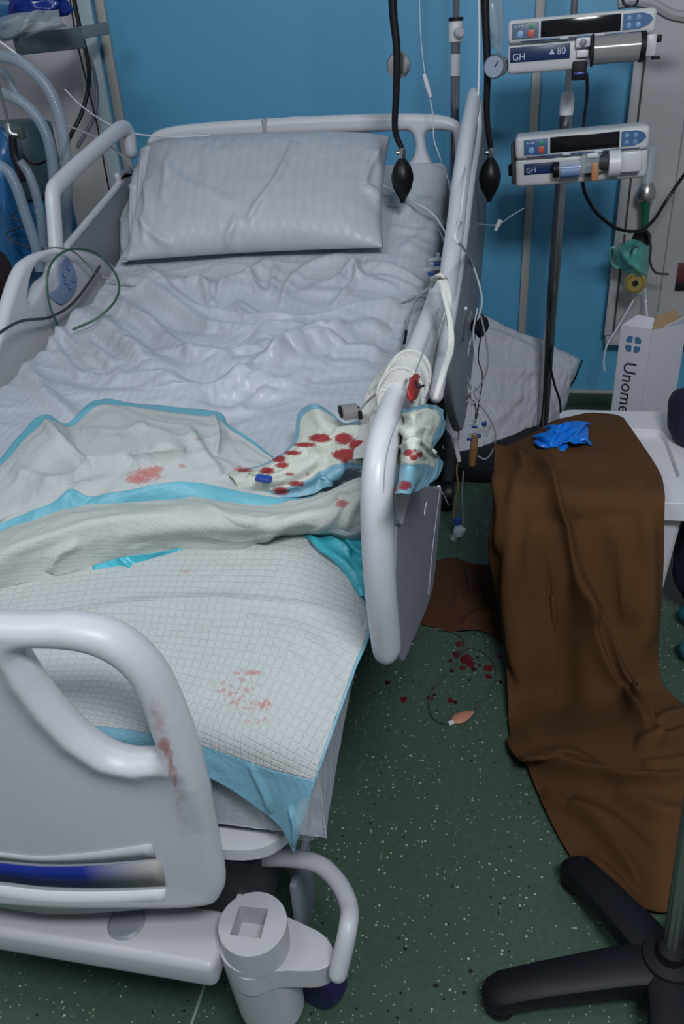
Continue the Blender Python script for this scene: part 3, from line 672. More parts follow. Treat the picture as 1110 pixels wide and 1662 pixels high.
# flat pad at the foot of the bed
y = 'y'; x = 'x'
mD = pad_mats('foot', (.42, .12, .10), 150, 92, .6)
rD = [[(-330, 1000, .012), (-60, 955, .012), (150, 903, .012), (330, 872, .012), (455, 855, .012), (515, 868, .014)],
      [(-330, 1060, .014), (-60, 1010, .014), (160, 955, .014), (330, 925, .014), (480, 905, .014), (562, 930, .016)],
      [(-310, 1130, .014), (-50, 1075, .014), (170, 1025, .014), (330, 1000, .014), (480, 985, .014), (603, 1008, .010)],
      [(-290, 1190, .014), (-30, 1125, .014), (170, 1085, .014), (330, 1068, .014), (470, 1060, .014), (577, 1088, .004)],
      [(-270, 1230, .012), (-10, 1155, .012), (160, 1127, .012), (320, 1130, .012), (450, 1138, .010), (551, 1160, -.006)],
      [(-250, 1262, .004), (0, 1185, .006), (155, 1160, .008), (310, 1180, .008), (432, 1203, .002), (527, 1228, -.02)],
      [(-230, 1300, y, .624), (0, 1215, y, .624), (155, 1188, y, .626), (322, 1222, y, .628), (447, 1270, y, .626), (505, 1290, y, .622)],
      [(-230, 1330, y, .618), (0, 1240, y, .618), (155, 1206, y, .620), (330, 1258, y, .620), (440, 1330, y, .618), (478, 1385, y, .606)]]
pad(rD, 44, 26, (0, .058, 0, .004), 'flat white quilted underpad with blue border covering the foot of the bed', mD,
    folds=[([(60, 1010), (200, 985), (330, 975), (480, 985), (590, 1005)], 10, .006, 'r'), ([(300, 985), (380, 990), (450, 1040), (500, 1110)], 14, .005, 'r'),
           ([(450, 1010), (520, 1060), (545, 1130)], 14, .004, 'r'), ([(405, 1240), (425, 1280), (440, 1320)], 5, .005, 'r'), ([(470, 1310), (480, 1340), (478, 1375)], 4, .007, 'r')],
    stains=[(390, 1112, 45, 18, .44), (398, 1140, 50, 24, .42), (430, 1143, 14, 12, .6), (425, 1170, 30, 7, .45), (375, 1125, 25, 6, .5), (405, 1092, 30, 6, .58), (360, 1120, 18, 8, .48), (330, 1030, 55, 22, .30), (302, 928, 16, 8, .42), (522, 888, 10, 4, .6)], thick=.004, rug=.0018)
# crumpled pad on the left
mA = pad_mats('left', (.42, .14, .13), 110, pb=(.13, .40, .50))
rA = [[(-170, 900, .02), (-20, 765, .02), (66, 678, .03), (108, 687, .015), (155, 649, .035), (240, 658, .03), (345, 668, .035), (372, 690, .02), (410, 715, .025), (458, 748, .02), (490, 760, .02)],
      [(-170, 915, .03), (-10, 800, .03), (85, 715, .05), (125, 705, .025), (180, 680, .045), (255, 690, .065), (330, 700, .05), (375, 720, .03), (410, 740, .03), (455, 762, .03), (495, 772, .02)],
      [(-170, 925, .03), (-5, 825, .03), (90, 755, .04), (135, 742, .03), (195, 722, .05), (262, 712, .085), (315, 735, .055), (370, 752, .035), (415, 765, .03), (460, 778, .03), (505, 782, .02)],
      [(-170, 935, .025), (-5, 842, .03), (92, 790, .045), (140, 778, .04), (195, 765, .05), (250, 757, .06), (310, 765, .05), (370, 775, .035), (420, 785, .03), (465, 792, .03), (520, 792, .02)],
      [(-170, 945, .015), (-5, 856, .02), (80, 822, .035), (112, 798, .05), (140, 812, .035), (200, 802, .04), (280, 786, .045), (335, 790, .035), (400, 806, .035), (465, 812, .03), (530, 806, .02)],
      [(-170, 975, .008), (-5, 885, .008), (80, 850, .02), (112, 838, .02), (140, 838, .02), (200, 825, .02), (280, 816, .02), (335, 818, .02), (400, 832, .02), (465, 834, .02), (530, 822, .02)]]
pad(rA, 30, 36, (.030, .034, 0, 0), 'crumpled white underpad with blue border and one pink smear, on the left of the bed', mA,
    folds=[([(70, 680), (110, 730), (160, 765)], 7, .012, 'r'), ([(130, 700), (200, 705), (240, 690)], 8, .010, 'r'), ([(120, 770), (220, 745), (300, 730)], 9, .016, 'S'), ([(60, 800), (130, 770), (210, 755)], 8, .008, 'r'),
           ([(300, 690), (330, 740), (360, 770)], 9, .010, 'r'), ([(20, 760), (60, 780), (100, 790)], 12, .01, 'r'), ([(345, 672), (352, 710), (350, 740)], 5, .01, 'r')],
    stains=[(238, 769, 30, 11, .80), (225, 777, 24, 9, .85), (250, 763, 16, 9, .80), (295, 757, 8, 5, .6), (325, 712, 10, 4, .5), (390, 762, 14, 5, .8)], rug=.004)
# long rolled pad across the bed
mC = pad_mats('roll', (.38, .08, .08), 90, pw_=(.49, .52, .49))
rC = [[(-170, 930, .02), (0, 862, .02), (60, 842, .02), (110, 826, .025), (210, 815, .025), (310, 807, .025), (400, 818, .025), (470, 815, .03), (530, 798, .045), (575, 778, .06), (597, 772, .05)],
      [(-170, 945, .055), (0, 880, .055), (60, 862, .06), (110, 846, .06), (210, 830, .06), (310, 822, .06), (400, 835, .06), (480, 833, .06), (540, 818, .07), (580, 803, .075), (598, 800, .065)],
      [(-170, 970, .06), (0, 905, .06), (60, 885, .06), (110, 872, .06), (210, 852, .062), (310, 845, .062), (400, 855, .06), (480, 848, .06), (540, 842, .06), (577, 842, .06), (600, 835, .055)],
      [(-170, 1000, .03), (0, 938, .03), (60, 920, .03), (110, 908, .03), (205, 885, .032), (295, 872, .032), (385, 878, .03), (455, 860, .035), (525, 860, .04), (565, 865, .04), (600, 858, .04)],
      [(-170, 1012, .004), (0, 955, .012), (60, 942, .012), (110, 930, .012), (205, 905, .012), (290, 892, .012), (380, 894, .012), (450, 870, .015), (520, 868, .02), (562, 878, .02), (598, 870, .02)]]
rootC, _ = pad(rC, 30, 26, (0, 0, 0, 0), 'long rolled-up white underpad lying across the middle of the bed', mC,
    folds=[([(0, 900), (60, 880), (160, 850), (290, 835)], 9, .008, 'r'), ([(80, 930), (95, 900), (130, 880)], 8, .010, 'r'), ([(180, 870), (300, 855), (420, 850)], 14, .006, 'r'), ([(420, 880), (460, 850), (540, 830)], 9, .008, 'r'),
           ([(330, 820), (370, 840), (420, 850)], 7, .006, 'r'), ([(500, 860), (540, 840), (560, 800)], 10, .008, 'r'), ([(560, 860), (570, 830), (590, 800)], 8, .007, 'r')],
    stains=[(555, 817, 12, 8, .8), (549, 810, 6, 4, .7), (530, 845, 5, 3, .4)], rug=.004)
turq = cloth_mat('turquoise_film', (.05, .42, .52), rough=.3, wrinkle=.8)
rT = [[(445, 860, .008), (500, 862, .014), (550, 866, .024), (585, 868, .022), (600, 866, .015)],
      [(480, 868, .010), (525, 880, .026), (560, 885, .016), (585, 890, .026), (600, 892, .015)],
      [(510, 885, .010), (545, 905, .024), (572, 915, .014), (588, 925, .022), (600, 930, .012)],
      [(540, 915, .010), (567, 938, .018), (585, 950, .012), (594, 960, .016), (601, 968, .010)],
      [(575, 955, .008), (588, 968, .012), (595, 975, .01), (600, 982, .010), (603, 990, .008)]]
G = fold(net(rT, 20, 20), [([(500, 868), (560, 920), (595, 975)], 4, .010, 'r'), ([(530, 870), (575, 910), (598, 955)], 4, .010, 'r'), ([(560, 872), (590, 905)], 4, .008, 'r')])
grid_obj('film_backing', G, turq, rootC, thick=.001)
rT = [[(150, 918, .014), (200, 904, .022), (250, 898, .022), (300, 888, .014)], [(152, 926, .012), (205, 916, .014), (252, 905, .014), (300, 893, .012)], [(158, 931, .010), (210, 924, .009), (232, 918, .008), (300, 895, .010)]]
grid_obj('film_backing', fold(net(rT, 14, 8), [([(190, 900), (215, 925)], 4, .006, 'r')]), turq, rootC, thick=.001)
# bloodied pad bunched up under the right side rail
mB = pad_mats('blood', (.25, .007, .011), 130, pw_=(.52, .54, .48))
rB = [[(360, 764, .03), (415, 757, .04), (450, 742, .045), (476, 716, .05), (484, 672, .07), (510, 655, .095), (538, 672, .07), (560, 690, .07), (600, 678, .075), (652, 664, x, -.115), (698, 655, x, -.095), (716, 668, x, -.085)],
      [(372, 772, .04), (422, 766, .05), (460, 750, .055), (492, 726, .06), (506, 690, .075), (522, 686, .085), (545, 694, .08), (572, 702, .08), (607, 695, .08), (657, 684, x, -.11), (690, 680, x, -.09), (719, 698, x, -.08)],
      [(380, 780, .04), (430, 776, .045), (472, 762, .055), (505, 742, .06), (522, 722, .07), (538, 715, .075), (558, 716, .08), (580, 720, .08), (612, 720, .078), (657, 712, x, -.105), (684, 710, x, -.09), (706, 728, x, -.08)],
      [(386, 788, .035), (436, 787, .045), (480, 776, .05), (512, 762, .05), (530, 748, .06), (545, 742, .07), (562, 740, .075), (585, 742, .075), (617, 742, .07), (657, 738, x, -.10), (688, 735, x, -.088), (717, 750, x, -.08)],
      [(392, 795, .03), (442, 799, .035), (486, 792, .04), (516, 782, .04), (532, 766, .05), (548, 758, .06), (565, 755, .06), (590, 757, .062), (620, 762, .055), (655, 764, x, -.10), (688, 765, x, -.088), (709, 774, x, -.08)],
      [(398, 800, .025), (446, 808, .03), (490, 806, .03), (518, 797, .03), (528, 778, .04), (545, 765, .05), (566, 763, .05), (592, 768, .05), (622, 782, .035), (645, 803, x, -.10), (676, 796, x, -.09), (692, 788, x, -.085)]]
pad(rB, 22, 30, (.016, .030, 0, .045), 'blood-stained white and blue underpad bunched up under the right side rail', mB,
    folds=[([(400, 775), (450, 762), (500, 730), (550, 705)], 4, .012, 'r'), ([(420, 788), (480, 775), (530, 745)], 4, .012, 'r'), ([(440, 800), (500, 785), (525, 765)], 4, .010, 'r'), ([(500, 735), (560, 725), (620, 728)], 5, .012, 'r'),
           ([(540, 700), (600, 700), (650, 695)], 5, .010, 'r'), ([(640, 702), (680, 695), (700, 700)], 5, .003, 'r'), ([(645, 728), (680, 720), (700, 735)], 3, .005, 'r'), ([(650, 690), (670, 720), (690, 745)], 5, .004, 'r'), ([(525, 800), (530, 775), (560, 758)], 4, .014, 'r')],
    stains=[(a_, b_, c_, d_, e_ * 1.0) for a_, b_, c_, d_, e_ in [(558, 712, 14, 9, 1.3), (579, 722, 12, 10, 1.3), (562, 738, 22, 9, 1.3), (578, 735, 12, 8, 1.2), (520, 711, 18, 7, 1.2), (495, 722, 18, 4, 1.1), (475, 735, 16, 4, 1.0), (453, 745, 12, 6, 1.1),
            (433, 764, 12, 6, 1.1), (458, 755, 12, 5, 1.0), (456, 797, 14, 7, 1.0), (482, 785, 14, 5, 1.0), (497, 809, 12, 5, 1.), (470, 770, 8, 3, .8), (395, 763, 16, 4, .9),
            (662, 735, 8, 6, 1.1), (671, 743, 7, 5, 1.1), (681, 738, 6, 5, 1.0), (673, 731, 4, 3, .9), (656, 788, 12, 8, 1.1), (640, 795, 6, 5, 1.), (575, 763, 16, 5, .6), (500, 770, 4, 3, .6), (560, 748, 8, 4, .9)]], rug=.004)
# ------------------------------------------------------------------ small things on the bed
def pbox(name, px, py, h, sz, rotz, m, tilt=0, parent=None, bev=.003):
    c = pt((px, py, h)); R = Matrix.Rotation(rotz, 3, 'Z') @ Matrix.Rotation(tilt, 3, 'X'); return MB().box(c, sz, R, bev).build(name, m, parent)
c = bedpt(568, 668, .11)
pr = empty('finger_clip_sensor', c, 'small grey finger clip sensor with black ends beside the right side rail', 'finger sensor')
pbox('clip_body', 568, 668, .11, (.026, .032, .016), .35, mat('warm_grey_plastic', (.22, .21, .22), .5), parent=pr)
pbox('clip_end', 554, 668, .11, (.008, .026, .014), .35, black_pl, parent=pr); pbox('clip_end', 583, 670, .11, (.006, .028, .014), .35, black_pl, parent=pr)
o = pbox('tube_clamp', 428, 777, .065, (.026, .012, .008), -.2, bluefit, tilt=.3); tag(o, 'small blue plastic tube clamp on the blood-stained pad', 'clamp')
# gauze tied round the rail
gr = empty('gauze_bandage', bedpt(640, 620, .2), 'white gauze bandage knotted around the upper bar of the right side rail', 'bandage')
MB().tube([at(a, b_, x=RX) for a, b_ in ((645, 652), (651, 640), (656, 627), (662, 614), (668, 601))], [.0295, .032, .030, .0325, .0295], n=24, sm=6, rb=.86, plane=(1, 0, 0)).build('gauze_wrap', gauze, gr)
for k, (a, b_, tw) in enumerate(((650, 643, .006), (659, 622, .007), (664, 610, .006))):
    c = at(a, b_, x=RX); up_ = np.array([0, .35 + .2 * k, 1.]); up_ /= np.linalg.norm(up_); ring = []
    for t in np.linspace(0, 2 * math.pi, 22): ring.append(c + np.array([1, 0, 0]) * .028 * math.cos(t) + up_ * .034 * math.sin(t))
    MB().tube(ring, tw * .45, n=8, sm=3, rb=2.2).build('gauze_loop', gauze, gr)
rg = [[(592, 640, .10), (612, 605, .13), (640, 580, .18), (668, 585, .235)], [(585, 672, .09), (612, 650, .11), (634, 640, .15), (655, 635, .19)], [(578, 705, .085), (602, 690, .10), (622, 690, .12), (636, 690, .14)], [(572, 745, .08), (592, 742, .09), (605, 745, .095), (616, 745, .10)]]
G = fold(net(rg, 18, 20), [([(600, 640), (640, 610), (660, 600)], 4, .008, 'r'), ([(600, 660), (640, 625), (660, 612)], 3, .007, 'r'), ([(600, 700), (615, 660), (640, 640)], 4, .006, 'r')])
grid_obj('gauze_strip', G, gauze, gr, thick=.002)
MB().tube(pts([(640, 592, .19), (655, 575, .225), (672, 580, .235), (678, 600, .22), (676, 620, 'x', -.104)]), [.006, .009, .009, .007, .005], n=10, rb=.6).build('gauze_knot', gauze, gr)
G = net([[(668, 612, 'x', -.104), (676, 606, 'x', -.104), (682, 610, 'x', -.104)], [(666, 630, 'x', -.10), (675, 628, 'x', -.098), (682, 632, 'x', -.10)], [(664, 652, 'x', -.10), (670, 650, 'x', -.096), (676, 648, 'x', -.10)]], 8, 8)
grid_obj('soaked_end', G, gauze_red, gr, thick=.003)
MB().tube([at(674, 618, x=-.098), at(679, 628, x=-.094), at(687, 626, x=-.09)], .0015, n=6).build('dark_string', black_pl, gr)
# drops on the rail
for a, b_ in ((624, 842), (626, 848), (618, 868), (621, 874)): pass
# ------------------------------------------------------------------ brown blanket on the bin
ZL = .405
blm = mat('brown_fleece', (.098, .045, .018), .95, bump=.5, bscale=350, var=.14, vscale=5, spec=.2)
z = 'z'
rK = [[(872, 700, z, .36), (895, 684, z, .40), (925, 676, z, .412), (955, 670, z, .412), (980, 671, z, .412), (1000, 673, z, .412), (1012, 678, z, .41)],
      [(838, 715, z, .39), (870, 708, z, ZL + .012), (910, 706, z, ZL + .014), (950, 706, z, ZL + .014), (985, 708, z, ZL + .014), (1015, 710, z, ZL + .014), (1036, 712, z, ZL + .01)],
      [(804, 738, z, .385), (846, 752, z, ZL + .01), (895, 757, z, ZL + .014), (945, 760, z, ZL + .014), (995, 765, z, ZL + .014), (1038, 764, z, ZL + .014), (1070, 765, z, ZL + .01)],
      [(802, 768, y, 1.72), (845, 790, y, 1.63), (895, 797, y, 1.615), (945, 800, y, 1.615), (1000, 803, y, 1.615), (1042, 803, y, 1.615), (1078, 800, y, 1.615)],
      [(800, 815, y, 1.66), (842, 840, y, 1.575), (893, 848, y, 1.58), (945, 850, y, 1.585), (1000, 852, y, 1.585), (1042, 852, y, 1.58), (1078, 850, y, 1.59)],
      [(792, 890, y, 1.60), (835, 905, y, 1.53), (890, 912, y, 1.56), (945, 915, y, 1.55), (1000, 915, y, 1.56), (1042, 915, y, 1.55), (1077, 912, y, 1.58)],
      [(806, 975, y, 1.56), (848, 982, y, 1.49), (895, 985, y, 1.53), (945, 990, y, 1.50), (1000, 990, y, 1.52), (1042, 985, y, 1.51), (1073, 982, y, 1.56)],
      [(819, 1050, y, 1.50), (856, 1055, y, 1.44), (900, 1060, y, 1.49), (950, 1062, y, 1.45), (1000, 1060, y, 1.46), (1042, 1050, y, 1.47), (1069, 1045, y, 1.52)],
      [(824, 1125, z, .04), (862, 1130, y, 1.39), (905, 1135, y, 1.42), (955, 1135, y, 1.38), (1005, 1130, y, 1.40), (1042, 1115, y, 1.43), (1074, 1105, y, 1.46)],
      [(828, 1195, z, .012), (868, 1195, z, .06), (915, 1195, z, .075), (965, 1190, z, .08), (1020, 1180, z, .08), (1060, 1160, z, .07), (1112, 1146, z, .03)],
      [(852, 1232, z, .012), (895, 1238, z, .05), (940, 1240, z, .07), (985, 1235, z, .08), (1040, 1225, z, .09), (1090, 1210, z, .08), (1170, 1190, z, .04)],
      [(872, 1285, z, .012), (915, 1290, z, .035), (960, 1300, z, .05), (1010, 1295, z, .06), (1060, 1285, z, .07), (1110, 1275, z, .06), (1210, 1260, z, .04)],
      [(908, 1360, z, .012), (945, 1355, z, .03), (985, 1355, z, .04), (1030, 1350, z, .045), (1080, 1345, z, .05), (1130, 1340, z, .05), (1230, 1330, z, .03)],
      [(955, 1432, z, .012), (985, 1420, z, .03), (1015, 1415, z, .035), (1050, 1410, z, .04), (1095, 1405, z, .04), (1150, 1400, z, .04), (1240, 1395, z, .03)],
      [(1000, 1492, z, .008), (1020, 1480, z, .015), (1045, 1475, z, .02), (1070, 1480, z, .02), (1100, 1480, z, .02), (1150, 1475, z, .02), (1240, 1460, z, .015)]]
G = net(rK, 26, 18)
G = fold(G, [(a_, b_ * 1.1, c_ * 1.7, d_) for a_, b_, c_, d_ in [([(780, 752), (810, 747), (838, 752), (858, 772)], 9, .030, 'S'), ([(806, 770), (820, 830), (812, 900)], 9, .014, 'r'), ([(845, 745), (870, 755), (900, 800), (925, 870), (945, 950), (960, 1010)], 9, .030, 'S'),
             ([(940, 930), (975, 1010), (1010, 1090), (1045, 1160), (1070, 1215)], 10, .030, 'S'),
             ([(950, 950), (960, 1020), (990, 1100), (1030, 1160), (1050, 1200)], 8, .022, 'S'),
             ([(840, 770), (838, 850), (830, 950), (840, 1050), (850, 1130)], 12, .016, 'r'),
             ([(880, 850), (895, 950), (890, 1050), (900, 1150)], 18, .016, 'r'), ([(1000, 840), (1010, 930), (1020, 1010)], 20, .012, 'r'), ([(1050, 830), (1052, 930), (1050, 1050)], 12, .010, 'r'),
             ([(860, 720), (920, 745), (990, 750), (1040, 790)], 16, .008, 'r'), ([(900, 715), (905, 780), (940, 840)], 14, .007, 'r'),
             ([(826, 1200), (870, 1222), (920, 1240), (980, 1262), (1030, 1268), (1120, 1255)], 12, .030, 'S'),
             ([(870, 1225), (930, 1225), (1000, 1265), (1060, 1262)], 7, .015, 'r'),
             ([(1030, 1210), (1060, 1210), (1110, 1195), (1180, 1180)], 9, .018, 'r'), ([(1060, 1180), (1090, 1165), (1150, 1160)], 9, .014, 'r'),
             ([(1040, 1240), (1090, 1235), (1160, 1225)], 7, .015, 'S'), ([(880, 1290), (960, 1330), (1010, 1390), (1045, 1450)], 12, .012, 'r'),
             ([(930, 1300), (1000, 1340), (1060, 1400)], 12, .012, 'r'), ([(950, 1390), (1000, 1430), (1040, 1480)], 8, .01, 'r'), ([(1000, 1290), (1080, 1320), (1150, 1330)], 14, .012, 'r')]])
G = soften(G, 6); G[..., 2] = np.maximum(G[..., 2], .006)
o = grid_obj('blanket', G, blm, thick=.005, off=-1); tag(o, 'brown fleece blanket draped over the white bin and trailing onto the floor', 'blanket')
rF = [[(702, 912, z, .012), (735, 905, z, .02), (770, 915, z, .02), (800, 915, z, .03), (830, 905, z, .03)],
      [(675, 945, z, .010), (725, 940, z, .022), (765, 945, z, .016), (800, 945, z, .035), (835, 950, z, .03)],
      [(664, 980, z, .008), (715, 975, z, .02), (760, 975, z, .022), (800, 980, z, .02), (838, 985, z, .03)],
      [(678, 1008, z, .006), (715, 1008, z, .012), (755, 1004, z, .02), (800, 1003, z, .015), (838, 1010, z, .02)],
      [(705, 1018, z, .006), (730, 1024, z, .008), (752, 1022, z, .012), (785, 1024, z, .008), (838, 1050, z, .008)]]
G = fold(net(rF, 16, 14), [([(750, 1015), (775, 998), (830, 1000)], 5, .012, 'r'), ([(735, 910), (745, 950), (740, 1000)], 8, .008, 'r'), ([(790, 920), (800, 960), (835, 970)], 6, .012, 'r')])
o = grid_obj('floor_cloth', G, mat('rust_brown_fleece', (.075, .030, .016), .95, bump=.5, bscale=350, spec=.2), thick=.004); tag(o, 'rust brown cloth lying flat on the floor between bed and brown blanket', 'cloth')
# glove
def lump_net(rows, nu, nv, folds, name, m, label, cat, thick=.0012):
    o = grid_obj(name, fold(net(rows, nu, nv), folds), m, thick=thick); return tag(o, label, cat)
gz = ZL + .022
lump_net([[(866, 706, z, gz), (885, 700, z, gz + .015), (905, 690, z, gz + .025), (930, 683, z, gz + .02), (952, 684, z, gz + .005)],
          [(872, 716, z, gz), (890, 712, z, gz + .022), (912, 703, z, gz + .012), (933, 698, z, gz + .025), (955, 700, z, gz + .003)],
          [(878, 728, z, gz), (898, 726, z, gz + .016), (915, 722, z, gz + .022), (935, 720, z, gz + .018), (954, 720, z, gz)]], 14, 14,
         [([(870, 710), (900, 712), (950, 690)], 3, .008, 'r'), ([(890, 725), (910, 700), (920, 685)], 3, .009, 'r'), ([(920, 725), (935, 705), (950, 688)], 3, .008, 'r'), ([(905, 728), (930, 715), (955, 712)], 2.5, .006, 'r')],
         'disposable_glove', glovem, 'crumpled bright blue disposable glove lying on top of the brown blanket', 'glove')
gl_ = bpy.data.objects['disposable_glove']
for F_ in ([(892, 712, z, gz + .012), (880, 706, z, gz + .012), (868, 708, z, gz + .004)], [(890, 724, z, gz + .010), (878, 722, z, gz + .014), (870, 716, z, gz + .006)], [(905, 700, z, gz + .02), (897, 692, z, gz + .018), (886, 694, z, gz + .008)],
           [(935, 695, z, gz + .02), (945, 688, z, gz + .02), (955, 688, z, gz + .008)], [(940, 712, z, gz + .016), (950, 712, z, gz + .016), (957, 720, z, gz + .004)], [(915, 724, z, gz + .012), (908, 731, z, gz + .010), (896, 732, z, gz + .002)]):
    MB().tube(pts(F_), [.011, .010, .006], n=10, rb=.5, cap='round').build('glove_finger', glovem, gl_)
# ------------------------------------------------------------------ bin, carton and things on the right
bn = empty('laundry_bin', (.23, 1.88, 0), 'white plastic bin with recessed lid, half covered by the brown blanket', 'bin')
def taper(x0, x1, y0, y1, z0, z1, k): # box narrowing downwards
    cx, cy = (x0 + x1) / 2, (y0 + y1) / 2; V = []
    for zz, s in ((z0, k), (z1, 1)):
        for a, b_ in ((x0, y0), (x1, y0), (x1, y1), (x0, y1)): V.append((cx + (a - cx) * s, cy + (b_ - cy) * s, zz))
    m = MB(); m.add(V, [(0, 1, 2, 3)[::-1], (4, 5, 6, 7), (0, 1, 5, 4), (1, 2, 6, 5), (2, 3, 7, 6), (3, 0, 4, 7)]); return m
def bevel_mod(o, w_, seg=3):
    b_ = o.modifiers.new('b', 'BEVEL'); b_.width = w_; b_.segments = seg; b_.limit_method = 'ANGLE'; return o
bevel_mod(taper(.16, .405, 1.66, 2.12, .005, ZL - .045, .86).build('bin_body', white_pl, bn, smooth=False), .02)
def lidm():
    ox, oy = [.145, .46], [1.635, 2.15]; outer = [(ox[0], oy[0]), (ox[1], oy[0]), (ox[1], oy[1]), (ox[0], oy[1])]
    def rr(x0, y0, x1, y1, r, n=6):
        P = []
        for cx, cy, a0 in ((x1 - r, y0 + r, -90), (x1 - r, y1 - r, 0), (x0 + r, y1 - r, 90), (x0 + r, y0 + r, 180)):
            for k in range(n + 1): a = math.radians(a0 + 90 * k / n); P.append((cx + r * math.cos(a), cy + r * math.sin(a)))
        return P
    return rr(ox[0], oy[0], ox[1], oy[1], .04), rr(.2, 1.75, .405, 2.03, .03)
lo_, li_ = lidm()
plate(lo_, [li_], .045, .010, lambda c: np.column_stack([c[:, 0], c[:, 1], c[:, 2] + ZL - .0225]), 'bin_lid', white_pl, bn, sm=1)
plate(li_, [], .02, .004, lambda c: np.column_stack([c[:, 0], c[:, 1], c[:, 2] + ZL - .028]), 'lid_recess', white_pl, bn, sm=1)
# tall carton standing behind the bin
def carton():
    A_ = at(1049, 600, y=2.27); B_ = at(1000, 600, y=2.31); C_ = at(1102, 600, y=2.33)
    e1 = (A_ - B_)[:2]; L1 = np.linalg.norm(e1); e1 = e1 / L1; e2 = (C_ - A_)[:2]; L2 = np.linalg.norm(e2); e2 /= L2
    e2 = np.array([-e1[1], e1[0]]) if False else e2
    top = at(1049, 535, y=2.27)[2]
    root = empty('carton', (A_[0], A_[1] + .05, 0), 'tall white carton with blue emblem and dark vertical lettering standing behind the bin', 'box')
    p = lambda a, b_: B_[:2] + e1 * a + np.array(e2) * b_
    def wall(a, b_, z0, z1, name, m=boxw, zt=None):
        q = [p(*a), p(*b_)]; V = [(q[0][0], q[0][1], z0), (q[1][0], q[1][1], z0), (q[1][0], q[1][1], z1), (q[0][0], q[0][1], zt or z1)]
        o = mk(name, V, [(0, 1, 2, 3)], m, root, False); s = o.modifiers.new('t', 'SOLIDIFY'); s.thickness = .004; s.offset = 0; return o
    wall((0, 0), (L1, 0), 0, top, 'front_panel'); wall((L1, 0), (L1, L2), 0, top, 'side_panel'); wall((0, 0), (0, L2), 0, top, 'side_panel'); wall((0, L2), (L1, L2), 0, top + .01, 'back_panel', cardb)
    # torn flaps
    def flap(P, m): 
        o = mk('flap', P, [tuple(range(len(P)))], m, root, False); s = o.modifiers.new('t', 'SOLIDIFY'); s.thickness = .003; s.offset = 0
    b0, b1 = B_[:2], A_[:2]; g = lambda a, b_, h: (*p(a, b_), top + h)
    flap([g(0, 0, 0), g(L1, 0, 0), g(L1 * .9, .015, .028), g(L1 * .3, .02, .03)], boxw)
    flap([g(L1, 0, 0), g(L1, L2, 0), g(L1 * .75, L2 * .8, .04), g(L1 * .6, L2 * .45, .022), g(L1 * .8, L2 * .25, .036)], cardb)
    flap([g(L1, L2 * .3, 0), g(L1, L2, 0), g(L1 * 1.15, L2 * .95, .03), g(L1 * 1.05, L2 * .7, .015)], boxw)
    # print on the narrow face
    nrm = np.array([e1[1], -e1[0], 0]); X_ = np.array([*e1, 0.]); O_ = np.array([*(B_[:2] + e1 * L1 * .40), 0]) + nrm * .0032
    M4 = Matrix(((0, X_[0], nrm[0], 0), (0, X_[1], nrm[1], 0), (-1, 0, 0, 0), (0, 0, 0, 1)))
    def place(o, a, zz): o.matrix_world = Matrix.Translation(Vector(O_ + X_ * a + np.array([0, 0, zz]))) @ M4
    text('lettering', 'Unomedical', .052, mat('ink_dark', (.02, .025, .05), .5), root, None, place, (-.012, top - .10))
    inkb = mat('ink_blue', (.05, .14, .26), .5)
    c = O_ + X_ * .006 + np.array([0, 0, top - .048])
    for k in range(4):
        a0 = math.pi / 4 + k * math.pi / 2; P = []
        for r, da in ((.007, 0), (.014, -.52), (.022, -.6), (.0265, -.3), (.0275, 0), (.0265, .3), (.022, .6), (.014, .52)):
            P.append(c + X_ * r * math.cos(a0 + da) * .92 + np.array([0, 0, 1]) * r * math.sin(a0 + da))
        o = mk('emblem_petal', P, [tuple(range(8))], inkb, root, False); s = o.modifiers.new('t', 'SOLIDIFY'); s.thickness = .0008
    return root
def text(name, s, size, m, parent, M4, place=None, args=(), extr=.0004):
    cu = bpy.data.curves.new('t', 'FONT'); cu.body = s; cu.size = size; cu.extrude = extr; cu.resolution_u = 3
    ob = bpy.data.objects.new('t', cu); COL.objects.link(ob); bpy.context.view_layer.update()
    me = bpy.data.meshes.new_from_object(ob.evaluated_get(bpy.context.evaluated_depsgraph_get())); bpy.data.objects.remove(ob)
    me.name = name; me.materials.clear(); me.materials.append(m)
    o = bpy.data.objects.new(name, me); COL.objects.link(o)
    if place: place(o, *args)
    else: o.matrix_world = M4
    bpy.context.view_layer.update(); mw = o.matrix_world.copy()
    if parent: o.parent = parent; o.matrix_parent_inverse = parent.matrix_world.inverted(); 
    return o
carton()
navyc = mat('navy_fabric', (.008, .012, .04), .8)
def blob(name, c, r, m, label, cat, seed=1, wr=.12):
    bm = bmesh.new(); bmesh.ops.create_icosphere(bm, subdivisions=4, radius=1)
    for v in bm.verts:
        n_ = mnoise.noise(v.co * 1.6 + Vector((seed, 0, 0))) * wr + mnoise.noise(v.co * 4 + Vector((0, seed, 0))) * wr * .4; p = v.co * (1 + n_); v.co = Vector((p.x * r[0] + c[0], p.y * r[1] + c[1], p.z * r[2] + c[2]))
    me = bm_mesh(bm, name); o = link(name, me, m); return tag(o, label, cat) if label else o
blob('bag', at(1133, 676, y=1.98), (.075, .10, .085), navyc, 'rounded dark navy fabric bag at the right edge beside the bin lid', 'bag', 3)
blob('bag', (*at(1168, 925, y=1.80)[:2], .19), (.115, .12, .18), navyc, 'dark navy bag standing on the floor right of the bin', 'bag', 6)
for k, (px, py, lab) in enumerate(((1134, 1000, 'teal plastic clog at the right edge, the farther one'), (1136, 1058, 'teal plastic clog at the right edge, the nearer one'))):
    c = at(px, py, z=.03); blob('clog', (c[0], c[1], .034), (.05, .035, .03), teal, lab, 'shoe', k, .06)['group'] = 'teal clogs on the floor'
